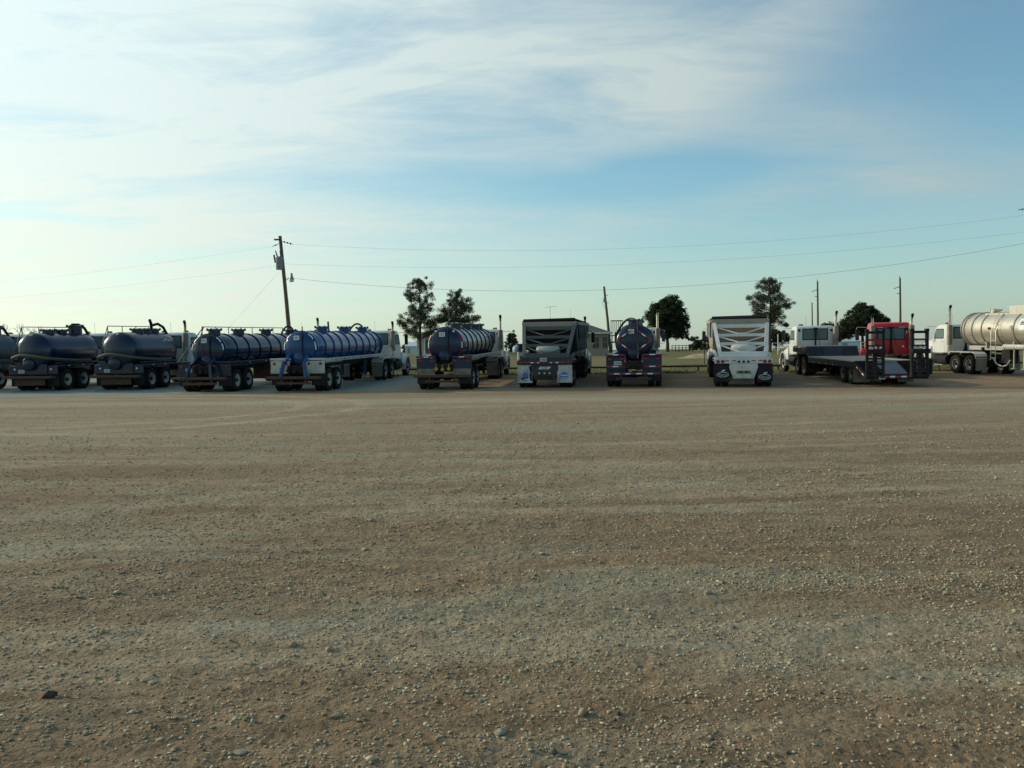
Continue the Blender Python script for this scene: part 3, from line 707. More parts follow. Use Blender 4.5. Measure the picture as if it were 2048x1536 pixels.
def make_vac_trailer(label, x, Y, heading, mat, R, zc, L, bands, man, rails=None, fender=None, railmat=None, king=9.9, group='vacuum tank trailers', extras=(), bumper=M_rust, tapes=None, rims=('w', 'w')):
    loc, rot, f = frame_rot(x, Y, heading, king)
    r = empty('tank_trailer', loc, rot); tag(r, label, 'tank trailer', group)
    y0 = -.30; y1 = -.85+L; L = y1-y0; zt = zc+R
    tank_shell(r, mat, R, zc, y0, y1, .22)
    for k in range(bands): band(r, mat, R, zc, y0+.12+(L-.24)*k/(bands-1))
    for y in man: manway(r, mat, y, zt)
    fender = fender or mat; railmat = railmat or mat
    zr = zc-R+.20                                                            # side rail height
    for s in (-1, 1):
        rl = part('side_rail', MB().box((s*1.10, (y1-.6)/2, zr), (.24, y1+.2, .14)), railmat, r, bevel=.01)
        for k in range(10):
            y = .4+k*(y1-2.0)/9
            part('side_marker', MB().box((s*1.222, y, zr-.01), (.006, .12, .045)), M_tapew if (k//1) % 2 else M_taper, rl)
        # gussets carrying the rail from the tank
        for k in range(6):
            y = .2+k*(y1-1.6)/5; part('rail_gusset', MB().prism([(s*.55, zr-.06), (s*1.0, zr-.05), (s*1.0, zr+.03), (s*(R*.72), zr+.16)], 'y', y, y+.03), mat, r)
        part('main_beam', MB().box((s*.42, (y1-1.0)/2, zc-R-.02), (.10, y1+.4, .26)), M_frame, r)
        # boxed rear fender with lamps
        fp = part('rear_fender', MB().box((s*.80, -.74, zr-.30), (.88, .05, .56)).box((s*.80, -.70, zr+.055), (.90, .20, .09)), fender, r, bevel=.012)
        for q in (.52, 1.06): disc(fp, 'tail_lamp', s*q, -.765, zr-.14, .062, M_lampr)
        part('fender_top', MB().box((s*.96, .60, zr-.10), (.52, 2.5, .03)), fender, r, bevel=.008)
        part('mud_flap', MB().box((s*.92, -.68, .55), (.62, .016, .56)), M_flap, r)
        # sloping legs from tank head to bumper
        if 'legs' in extras: part('head_strut', MB().bar((s*.42, y0-.17, zc-.30), (s*.46, -1.16, zc-.62), .12, .12, (0, 1, 0)).bar((s*.46, -1.16, zc-.60), (s*.58, -1.36, .62), .13, .12, (0, 1, 0)), mat, r)
    part('bumper_beam', MB().box((0, -1.30, .64), (2.50, .16, .12)), bumper, r, bevel=.015)
    part('lower_bumper', MB().box((0, -1.26, .40), (1.55, .10, .10)).box((-.55, -1.26, .52), (.08, .08, .20)).box((.55, -1.26, .52), (.08, .08, .20)), bumper, r, bevel=.01)
    part('suspension', MB().box((0, .62, zc-R-.22), (1.0, 2.2, .20)).box((-.5, .62, .72), (.14, 1.7, .30)).box((.5, .62, .72), (.14, 1.7, .30)), M_frame, r)
    tandem(r, 0, 1.27, rims=rims)
    # sump dish, valves, pump pipes on the tank head
    part('clean_out_door', MB().lathe([(y0-.06, .26), (y0-.25, .26), (y0-.27, .22), (y0-.28, .02)], 'y', (0, 0, zc-R*.64), n=24), mat, r, 40)
    for q, zz in ((-.28, .95), (.0, .92), (.28, .95)):
        v = part('valve', MB().lathe([(-1.20, .075), (-1.12, .075), (-1.10, .05), (-.80, .05)], 'y', (q, 0, zz), n=14).box((q, -1.20, zz+.14), (.03, .03, .16)), M_yellow if 'brass' in extras else M_frame, r, 40)
        part('valve_lever', MB().bar((q, -1.2, zz+.22), (q+.14, -1.22, zz+.26), .03, .02), M_rust, v)
    part('rear_sill', MB().box((0, -.80, .98), (.80, .30, .34)), M_frame, r, bevel=.02)
    part('sight_pipe', MB().tube([(.17, y0-.20, zt+.22), (.17, y0-.25, zc+.2), (.19, y0-.32, zc-.45), (.19, y0-.5, zc-R+.1)], .026, 8), M_rust if 'rustpipe' in extras else M_frame, r, 60)
    sign = part('placard', MB().box((-.12, y0-.185, zc+R*.62), (.26, .008, .20)), M_tapew, r)
    part('placard_lines', MB().box((-.12, y0-.191, zc+R*.62+.03), (.19, .003, .05)).box((-.12, y0-.191, zc+R*.62-.04), (.17, .003, .03)), M_steel, sign)
    # landing gear, king-pin plate
    for s in (-1, 1): part('landing_leg', MB().box((s*.62, king-2.4, .78), (.13, .13, .78)).box((s*.62, king-2.4, .38), (.24, .24, .03)), M_frame if mat is not M_blue else mat, r)
    part('king_pin_plate', MB().box((0, king+.1, zc-R-.02), (1.0, 1.6, .08)).box((0, king-.8, zc-R), (1.3, .2, .26)), M_frame, r)
    if rails: handrail(r, mat, rails*.30, zt, y0+.05, y1-1.2, .34)
    return r, f

# ------------------------------------------------------------------ trailers and their tractors
def couple(x, Y, heading, d, wb=4.5):
    h = rad(heading); X, YY = x+math.sin(h)*d, Y+math.cos(h)*d
    l, ro, _ = frame_rot(X, YY, heading, wb, .67)
    return l, ro

# dark navy trailer with catwalk rail
r, f = make_vac_trailer('dark navy ribbed vacuum tank trailer with a long handrail along its top', -13.6, 42.0, 7.2, M_navy2, .75, 1.83, 11.6, 9, (.35, 3.0, 6.4, 9.9), rails=-1, extras=('legs',))
arc_pipe(r, 'vent_hose', M_rubber, (.0, 8.6, 2.62), (.0, 10.3, 2.85), .26)
for s in (-1, 1):
    for (a, b) in ((55, 32), (26, 4)):
        pts = [(s*.74*math.cos(rad(q)), -.365, 1.83+.74*math.sin(rad(q))) for q in (a, (a+b)/2, b)]
        part('reflector_strip', MB().tube(pts, .028, 4), M_tapew, r)
part('stair_rail', MB().tube([(-.225, -.25, 2.92), (-.62, -.8, 2.1), (-1.05, -1.1, 1.36)], .022, 6).tube([(-.225, -.25, 2.92), (-.30, -.7, 2.1), (-.36, -1.0, 1.36)], .022, 6), M_navy2, r)
part('tool_locker', MB().box((.35, 5.6, .72), (1.0, 1.3, .78)), M_rust, r, bevel=.03)
plate(r, -.72, -.78, .98)
make_tractor('white tractor unit mostly hidden between the dark navy and the bright blue tank trailers', *couple(-13.6, 42.0, 7.2, 10.0), M_white, group='white tractor units coupled to trailers')

# bright blue trailer
r, f = make_vac_trailer('bright blue ribbed vacuum tank trailer with cream rear fender boxes', -9.38, 41.7, 7.5, M_blue, .74, 1.92, 11.5, 10, (2.6, 6.0, 9.2), fender=M_cream, railmat=M_cream, extras=('legs',))
arc_pipe(r, 'vent_hose', M_rubber, (.0, 7.0, 2.74), (.0, 9.2, 2.95), .22)
part('relief_pipe', MB().tube([(.15, 3.2, 2.6), (.15, 3.1, 3.0), (.18, 3.0, 3.12)], .045, 8), M_black, r, 50)
for s in (-1, 1):
    for (a, b) in ((58, 34), (22, -6)):
        pts = [(s*.73*math.cos(rad(q)), -.365, 1.92+.73*math.sin(rad(q))) for q in (a, (a+b)/2, b)]
        part('reflector_strip', MB().tube(pts, .028, 4), M_tapew, r)
m = MB()
for k in range(16): m.box((1.2225, .9+k*.42, 1.385), (.005, .16, .05))
part('rail_slots', m, M_frame, r)
plate(r, -.72, -.775, 1.02)
make_tractor('white tractor unit coupled to the bright blue tank trailer, diagonal deck stair behind its cab', *couple(-9.38, 41.7, 7.5, 10.2), M_white, group='white tractor units coupled to trailers', side_panel=True, fenders=M_cream, stack_top=3.2)

# navy trailer with grey walkway
r, f = make_vac_trailer('navy ribbed vacuum tank trailer with grey fender boxes and brass rear valves', -2.92, 41.8, 6.2, M_navy, .77, 1.98, 11.4, 8, (2.4, 5.6, 8.6, 9.8), extras=('brass',), railmat=M_galv, bumper=M_rust)
part('fender_cap', MB().box((1.02, -.25, 1.52), (.46, .7, .04)), M_deckblue, r, bevel=.01)
for s in (-1, 1):
    part('fender_panel', MB().box((s*.80, -.78, .76), (.80, .02, .36)), M_flapg, r)
    for (a, b, mt) in ((35, 14, M_taper), (12, -10, M_tapew), (-14, -38, M_taper)):
        pts = [(s*.76*math.cos(rad(q)), -.365, 1.98+.76*math.sin(rad(q))) for q in (a, (a+b)/2, b)]
        part('reflector_strip', MB().tube(pts, .026, 4), mt, r)
    disc(r, 'marker_lamp', s*.40, -.42, 2.60, .05, M_lampw); disc(r, 'marker_lamp', s*.62, -.40, 1.42, .06, M_lampw)
    tape(r, ((s*.46, 1.46), (s*1.14, 1.46)), -.806, .04, .22)
make_tractor('white tractor unit coupled to the navy tank trailer beside the two pines', *couple(-2.92, 41.8, 6.2, 10.0), M_white, group='white tractor units coupled to trailers', fenders=M_galv, stack_top=3.5)

# head-on navy trailer with red and white tape
r, f = make_vac_trailer('navy vacuum tank trailer outlined in red and white reflective tape, barred guard rail beside it', 5.6, 42.3, 9.0, M_navy, .81, 2.0, 11.4, 8, (.6, 4.5, 8.4), bumper=M_navy, extras=('rustpipe',))
for s in (-1, 1):
    tape(r, ((s*.18, 2.52), (s*.70, 2.15)), -.47, .055, .25, .09); tape(r, ((s*.70, 2.03), (s*.18, 1.66)), -.47, .055, .25, .09)
    tape(r, ((s*.42, 1.46), (s*1.22, 1.46)), -.806, .05, .28); tape(r, ((s*.42, .93), (s*1.22, .93)), -.772, .05, .28)
    tape(r, ((s*.38, 1.42), (s*.38, .95)), -.772, .05, .24)
    part('tail_panel', MB().box((s*.80, -.70, .72), (.84, .02, .40)), M_navy, r)
tape(r, ((-1.1, .63), (1.1, .63)), -1.385, .05, .24)
disc(r, 'marker_lamp', -.12, -.40, 2.66, .045, M_lampr); disc(r, 'marker_lamp', .0, -.40, 2.67, .045, M_lampr); disc(r, 'marker_lamp', .12, -.40, 2.66, .045, M_lampr)
plate(r, -.72, -.775, 1.08, .34, .17)
arc_pipe(r, 'vent_hose', M_black, (-.85, 2.2, 2.45), (.1, .6, 3.0), .32, .05)
gr = part('guard_rail', MB().box((-1.0, 5.0, 3.06), (.62, .05, .05)).box((-1.0, 5.0, 2.30), (.62, .05, .05)).bar((-1.25, 5, 1.45), (-1.25, 5, 2.3), .05, .05).bar((-.75, 5, 1.9), (-.75, 5, 2.3), .05, .05), M_black, r)
for k in range(7): part('rail_bar', MB().box((-1.29+k*.097, 5.0, 2.68), (.03, .03, .72)), M_black, gr)
part('catwalk_deck', MB().box((-.98, 4.2, 1.98), (.55, 2.2, .05)), M_black, r)
make_tractor('white tractor unit coupled to the taped navy tank trailer, tall bright stack', *couple(5.6, 42.3, 9.0, 10.0), M_white, group='white tractor units coupled to trailers', stack_top=3.72)

# ------------------------------------------------------------------ belly dump trailers
def make_belly_dump(label, x, Y, heading, framem, sheetm, flapm, tarp, king=9.2, top=3.0):
    loc, rot, f = frame_rot(x, Y, heading, king)
    r = empty('belly_dump_trailer', loc, rot); tag(r, label, 'dump trailer', 'belly dump trailers')
    d = 1.75; zb, zt = 1.40, 2.74; wb_, wt_ = .97, 1.19; yb = -.28; yt = yb+d
    # hopper: sloped ends, vertical upper sides, converging lower sides, open top with wall thickness
    ya0, ya1 = yt+.06, king+1.7; yg0, yg1 = 4.1, king-2.4; zg = .72; zm = 1.65; hw = 1.24
    H = MB()
    def ring(y0, y1, z, w): return [(-w, y0, z), (w, y0, z), (w, y1, z), (-w, y1, z)]
    lv = [ring(yg0, yg1, zg, .45), ring(yg0-1.25, yg1+1.0, zm, hw-.02), ring(ya0, ya1, top-.22, hw), ring(ya0, ya1, top, hw),
          ring(ya0+.05, ya1-.05, top, hw-.05), ring(yg0-1.1, yg1+.9, zm, hw-.10), ring(yg0, yg1, zg+.05, .40)]
    vs = [p for l in lv for p in l]; fs = []
    for i in range(len(lv)-1):
        for t in range(4): fs.append((i*4+t, i*4+(t+1) % 4, (i+1)*4+(t+1) % 4, (i+1)*4+t))
    fs += [(24, 25, 26, 27), (3, 2, 1, 0)]
    part('hopper', H.add(vs, fs), sheetm, r)
    rim = MB().box((0, ya0-.03, top-.13), (2.56, .06, .26)).box((0, ya1+.03, top-.10), (2.56, .06, .20))
    for s in (-1, 1): rim.box((s*1.275, (ya0+ya1)/2, top-.08), (.06, ya1-ya0, .16))
    part('hopper_rim', rim, M_sheet, r, bevel=.008)
    for s in (-1, 1):
        for k in range(7):
            y = ya0+.5+k*(ya1-ya0-1.0)/6
            part('side_stiffener', MB().box((s*1.265, y, (top-.2+zm+.5)/2), (.055, .10, top-.2-zm-.5)), framem, r)
        part('side_stringer', MB().bar((s*1.15, yb+.1, 1.36), (s*1.15, yg0-1.0, 1.50), .10, .16).bar((s*1.15, yg0-1.0, 1.50), (s*1.15, yg1+1.2, 1.50), .10, .16), framem, r)
        part('gate_side', MB().prism([(yg0, zg+.02), (yg0+.2, zg-.22), (yg1-.2, zg-.22), (yg1, zg+.02)], 'x', s*.30, s*.46), sheetm, r)
        # raked rear posts
        part('rear_post', MB().bar((s*wb_, yb, zb-.08), (s*wt_, yt, zt+.06), .16, .14, (0, 1, 0)), framem, r)
    # cross bars and V braces on the raked plane
    def pl(u, t, o=0):
        w = wb_+(wt_-wb_)*t; return (u*w, yb+d*t-o, zb+(zt-zb)*t)
    lev = (.05, .37, .66, .97)
    for i, t in enumerate(lev):
        part('cross_bar', MB().bar(pl(-1, t), pl(1, t), .09, .17 if i in (0, 3) else .13, (0, 0, 1)), framem, r)
        if i < 3:
            tn = lev[i+1]
            for s in (-1, 1): part('diagonal_brace', MB().bar(pl(s*.94, tn-.04, .0), pl(s*.12, t+.05, .0), .05, .06, (0, 1, 0)), framem, r)
            part('gusset', MB().bar(pl(-.16, t+.045, .01), pl(.16, t+.045, .01), .06, .09, (0, 0, 1)), framem, r)
    # air tank lying across the frame
    part('air_tank', MB().lathe([(-.56, .02), (-.54, .15), (-.46, .22), (.46, .22), (.54, .15), (.56, .02)], 'x', (.05, .35, 1.66), n=22), M_galv if framem is M_char else M_cream, r, 50)
    # rear bolster with lamps
    lowm = M_dchar if framem is M_char else framem
    bol = part('rear_bolster', MB().prism([(-1.25, 1.04), (-1.25, 1.22), (-.92, 1.38), (.92, 1.38), (1.25, 1.22), (1.25, 1.04)], 'y', -.72, -.60), lowm, r, bevel=.012)
    part('bolster_deck', MB().prism([(-1.25, 1.225), (-.92, 1.385), (.92, 1.385), (1.25, 1.225), (1.25, 1.20), (.9, 1.35), (-.9, 1.35), (-1.25, 1.20)], 'y', -.60, 1.9), lowm, r)
    for s in (-1, 1):
        for q in (1.10, .90): disc(bol, 'tail_lamp', s*q, -.722, 1.13, .075, M_lampr)
        for q in (.72, .42): part('reflector_strip', MB().box((s*q, -.7235, 1.16), (.17, .005, .045)), M_taper, r)
        if framem is not M_white:
            for q in (.57, .27): part('reflector_strip', MB().box((s*q, -.7235, 1.14), (.13, .005, .05)), M_tapew, r)
    for q in (-.20, 0, .20): disc(bol, 'clearance_lamp', q, -.722, 1.12, .055, M_lampr if framem is not M_white else M_black)
    box = part('tail_box', MB().prism([(-.60, 1.04), (.60, 1.04), (.62, .86), (.44, .36), (-.44, .36), (-.62, .86)], 'y', -.70, -.45), lowm, r, bevel=.015)
    part('light_bar', MB().box((0, -.72, .66), (.60, .05, .11)), M_rust, box, bevel=.01)
    for q in (-.24, 0, .24): disc(box, 'work_lamp', q, -.745, .66, .04, M_lampw if framem is not M_white else M_yellow)
    part('tow_hook', MB().box((0, -.72, .47), (.70, .03, .16)), framem if framem is M_white else M_frame, box, bevel=.01)
    for s in (-1, 1):
        part('mud_flap', MB().box((s*.90, -.66, .63), (.68, .016, .80)), flapm, r)
        part('wheel_guard', MB().box((s*.95, .63, 1.13), (.62, 2.3, .03)), framem, r)
    part('suspension', MB().box((0, .62, 1.0), (1.0, 2.1, .22)).box((-.5, .62, .75), (.14, 1.7, .3)).box((.5, .62, .75), (.14, 1.7, .3)), M_frame, r)
    tandem(r, 0, 1.27, rims=('w', 'w'))
    part('gooseneck', MB().box((-.42, king-.2, 1.28), (.12, 4.2, .22)).box((.42, king-.2, 1.28), (.12, 4.2, .22)).box((0, king, 1.22), (1.0, .9, .06)).bar((-.9, king-.6, 1.35), (-1.1, king+.8, top-.3), .1, .1).bar((.9, king-.6, 1.35), (1.1, king+.8, top-.3), .1, .1), framem, r)
    # rolled tarp on a bow
    tp = MB().tube([(-1.28, ya0+.35, top+.06), (1.2, ya0+.35, top+.10)], .085, 10)
    tp.add([(-1.25, ya0+.35, top+.10), (1.2, ya0+.35, top+.14), (1.2, ya1, top+.05), (-1.25, ya1, top+.03)], [(0, 1, 2, 3)]).add([(-1.25, ya0+.35, top+.08), (1.2, ya0+.35, top+.12), (1.2, ya1, top+.03), (-1.25, ya1, top+.01)], [(3, 2, 1, 0)])
    part('tarp', tp, tarp, r, 60)
    part('tarp_arm', MB().tube([(1.30, ya0+.35, top+.10), (1.33, ya0+.40, top-.1), (1.33, ya0+1.2, 2.2)], .025, 6).tube([(-1.30, ya0+.35, top+.06), (-1.33, ya0+.40, top-.1), (-1.33, ya0+1.2, 2.2)], .025, 6), M_black, r, 60)
    return r, f
def ellipse(r, name, x, y, z, a, b, mat, ring=0, n=28):
    m = MB(); pts = [(x+a*math.cos(q), z+b*math.sin(q)) for q in [2*math.pi*k/n for k in range(n)]]
    if not ring: return part(name, m.prism(pts, 'y', y, y+.003), mat, r)
    for k in range(n):
        p, q = pts[k], pts[(k+1) % n]; m.bar((p[0], y, p[1]), (q[0], y, q[1]), .003, ring, (0, 0, 1) if abs(p[0]-q[0]) > abs(p[1]-q[1]) else (1, 0, 0))
    return part(name, m, mat, r)

r, f = make_belly_dump('charcoal belly dump trailer with white mud flaps printed in blue', 1.58, 42.4, 8.4, M_char, M_dsheet, M_flapw, M_black)
plate(r, -.05, -.735, 1.27, .31, .16)
part('maker_badge', MB().prism([(-.30, .84), (.20, .84), (.30, .96), (-.20, .96)], 'y', -.712, -.704), M_print_w, r)
text('CTS', .13, M_print_k, r, (-.02, -.7135, .90), shear=.35)
ellipse(r, 'flap_emblem', .88, -.672, .56, .19, .15, M_print_b); 
part('emblem_band', MB().box((.88, -.6735, .565), (.34, .002, .05)).box((.88, -.6735, .47), (.20, .002, .03)), M_print_w, r)
ellipse(r, 'flap_emblem', -.88, -.672, .55, .14, .15, M_print_b)
part('flap_print', MB().prism([(-1.10, .44), (-1.02, .34), (-.92, .42), (-.74, .46), (-.74, .50), (-.92, .47)], 'y', -.6745, -.672).box((-.88, -.6732, .33), (.16, .002, .03)), M_print_k, r)
part('torn_flap_patch', MB().prism([(-.72, .96), (-.60, 1.0), (-.57, .30), (-.66, .34), (-.70, .55), (-.66, .70)], 'y', -.676, -.671), M_flap, r)
make_tractor('white tractor unit in front of the charcoal belly dump trailer', *couple(1.58, 42.4, 8.4, 9.3), M_white, group='white tractor units coupled to trailers', stack_top=3.35)

r, f = make_belly_dump('white belly dump trailer with dusty tan hopper and black emblem mud flaps', 10.33, 41.4, 10.4, M_white, M_sheet, M_flap, M_tarp, top=3.02)
for s, z in ((-1, .55), (1, .44)):
    ellipse(r, 'flap_emblem', s*.90, -.6725, z, .25, .105, M_print_w, .022)
    text('Ranco', .15, M_print_w, r, (s*.90, -.6705, z-.005), shear=.3)
    part('flap_figure', MB().prism([(s*.90-.07, z+.10), (s*.90+.0, z+.10), (s*.90+.04, z+.15), (s*.90+.12, z+.17), (s*.90+.11, z+.215), (s*.90+.02, z+.21), (s*.90-.05, z+.18), (s*.90-.04, z+.14)], 'y', -.674, -.669), M_print_w, r)
text('2 - 5', .10, M_print_k, r, (0, -.7035, .86))
make_tractor('white tractor unit in front of the white belly dump trailer', *couple(10.33, 41.4, 10.4, 9.2), M_white, stacks=(), group='white tractor units coupled to trailers')

# ------------------------------------------------------------------ lowboy equipment trailer with ramps
def make_lowboy(label, x, Y, heading, king=9.4):
    loc, rot, f = frame_rot(x, Y, heading, king)
    r = empty('equipment_trailer', loc, rot); tag(r, label, 'flatbed trailer')
    W = 1.33; zd = 1.06; yr = -2.35; yk = -.85; ys = 7.0; zu = 1.60
    for s in (-1, 1):
        part('side_beam', MB().box((s*(W-.05), (yk+ys)/2, zd-.16), (.10, ys-yk, .28)), M_black, r, bevel=.01)
        for k in range(9):
            part('side_marker', MB().box((s*(W+.003), 1.9+k*.58, zd-.25), (.006, .09, .05)), M_tapew if k % 2 else M_taper, r)
        part('tail_beam', MB().prism([(yk, zd), (yk, zd-.30), (yr, .36), (yr, .54)], 'x', s*(W-.10), s*W), M_black, r)
        for k in range(3):
            a = .25+k*.25; y = yk+(yr-yk)*a; z = zd-.11+(.46-zd+.11)*a
            part('reflector_strip', MB().bar((s*(W+.003), y, z), (s*(W+.003), y-.22, z-.08), .005, .05), M_tapew if k % 2 == 0 else M_taper, r)
        part('mud_flap', MB().box((s*(W-.36), -.74, .42), (.70, .016, .60)), M_flapg, r)
        text('V', .22, M_print_k, r, (s*(W-.36)-.12, -.752, .44)); part('flap_print', MB().bar((s*(W-.36), -.7495, .42), (s*(W-.36)+.26, -.7495, .44), .003, .04), M_print_k, r)
        part('main_beam', MB().box((s*.45, 3.0, .82), (.14, 7.8, .36)), M_frame, r)
        part('outrigger', MB().box((s*.9, 3.4, .86), (.7, .08, .12)).box((s*.9, 5.2, .86), (.7, .08, .12)).box((s*.9, 2.2, .86), (.7, .08, .12)), M_frame, r)
    for k in range(9):                                                      # deck planks
        w = 2*W/9; part('deck_plank', MB().box((-W+w*(k+.5), (yk+ys)/2, zd+.004*(k % 3)), (w-.012, ys-yk, .05)), M_wood, r)
    # sloped tail: steel plate in the middle, cleated tracks both sides
    part('tail_plate', MB().prism([(yk, zd-.01), (yk, zd+.02), (yr, .57), (yr, .53)], 'x', -.48, .48), M_deckblue, r)
    part('tail_frame', MB().prism([(yk, zd-.12), (yk, zd-.05), (yr, .49), (yr, .40)], 'x', -W+.1, W-.1), M_frame, r)
    for s in (-1, 1):
        for k in range(11):
            a = (k+.5)/11; part('cleat', MB().box((s*.90, yk+(yr-yk)*a, zd+(.55-zd)*a+.015), (.78, .05, .05)), M_black, r)
    # step up to the gooseneck deck, with a sloped and ribbed riser
    part('riser', MB().prism([(ys-.05, zd+.02), (ys+.35, zu), (ys+.45, zu), (ys+.05, zd+.02)], 'x', -W, W), M_deckdark, r)
    for s in (-1, 1):
        for k in range(5):
            a = .12+k*.19; part('riser_rib', MB().box((s*.86, ys-.065+.4*a, zd+.02+(zu-zd-.02)*a), (.80, .04, .035)), M_deckdark, r)
    part('upper_deck', MB().box((0, ys+1.85, zu-.05), (2*W-.02, 2.9, .10)), M_wood, r)
    part('upper_edge', MB().box((0, ys+.41, zu+.01), (2*W+.02, .08, .05)), M_galv, r)
    part('gooseneck', MB().box((-W+.06, ys+1.9, zu-.22), (.12, 2.8, .24)).box((W-.06, ys+1.9, zu-.22), (.12, 2.8, .24)).box((-.45, ys+1.7, 1.32), (.14, 2.9, .30)).box((.45, ys+1.7, 1.32), (.14, 2.9, .30)).box((0, king, 1.21), (1.0, 1.0, .06)), M_frame, r)
    part('tool_tray', MB().box((-W-.01, ys+.75, 1.42), (.10, .9, .22)), M_rust, r, bevel=.01)
    for s in (-1, 1): part('landing_leg', MB().box((s*.55, ys-.9, .62), (.14, .14, .72)).box((s*.55, ys-.9, .28), (.26, .26, .04)), M_frame, r)
    # rear sill with tape, lamps, plate
    sill = part('rear_sill', MB().box((0, yr-.03, .44), (2*W, .08, .20)), M_black, r, bevel=.01)
    for k in range(5): part('reflector_strip', MB().box((-.42+k*.24, yr-.0745, .44), (.22, .006, .07)), M_taper if k % 2 == 0 else M_tapew, r)
    for q in (-.55, .55): disc(sill, 'tail_lamp', q, yr-.07, .50, .05, M_lampr)
    plate(r, -.62, yr-.075, .40, .26, .14)
    tandem(r, 0, 1.27, rims=('r', 'r'))
    part('suspension', MB().box((-.5, .62, .75), (.14, 1.8, .3)).box((.5, .62, .75), (.14, 1.8, .3)), M_frame, r)
    # folding ramps standing upright
    for s in (-1, 1):
        cx = s*(W-.40); y = yr-.12; rp = empty('ramp'); rp.parent = r; rp.location = (cx, y, .40); rp.rotation_euler = (rad(-2), 0, rad(6*s))
        for q in (-1, 1): part('ramp_rail', MB().box((q*.33, 0, 1.0), (.11, .15, 2.0)).box((q*.33, 0, 2.02), (.15, .17, .12)), M_black, rp, bevel=.012)
        part('ramp_stem', MB().box((0, .02, .52), (.17, .12, 1.0)), M_black, rp)
        for z in (.10, .34, .58, .82, 1.36, 1.62, 1.94): part('ramp_rung', MB().box((0, 0, z), (.60, .09, .085 if z < 1.9 else .11)), M_black, rp)
        part('ramp_foot', MB().box((0, -.06, 1.12), (.80, .30, .20)), M_black, rp, bevel=.02)
        part('ramp_spring', MB().tube([(q_, .10, .2) for q_ in (-.26, .26)], .06, 8), M_black, rp)
        for q in (-.2, .02, .22): part('ramp_tag', MB().box((q, -.05, 1.29), (.10, .01, .10)), M_plate, rp)
        part('reflector_strip', MB().box((0, -.05, 1.62), (.56, .006, .05)), M_taper, rp)
    return r, f
r, f = make_lowboy('low black equipment trailer with wood deck and two upright loading ramps', 16.62, 42.0, 3.4)
make_tractor('white tractor unit coupled to the low equipment trailer, wide rear cab window', *couple(16.62, 42.0, 3.4, 9.1, 4.3), M_white, wb=4.3, group='white tractor units coupled to trailers', rims=('r', 'w'), stack_top=3.5, cabw=1.06)

# red tractor
l, ro, f = frame_rot(19.95, 47.6, 9, 4.6, .67)
make_tractor('bright red tractor unit with two tall exhaust stacks, parked without a trailer', l, ro, M_red, stacks=(-1, 1), name='semi_tractor', tape_rear=True, beacons=False, cabw=.97, roofz=2.84, wb=4.6, stack_top=3.25)

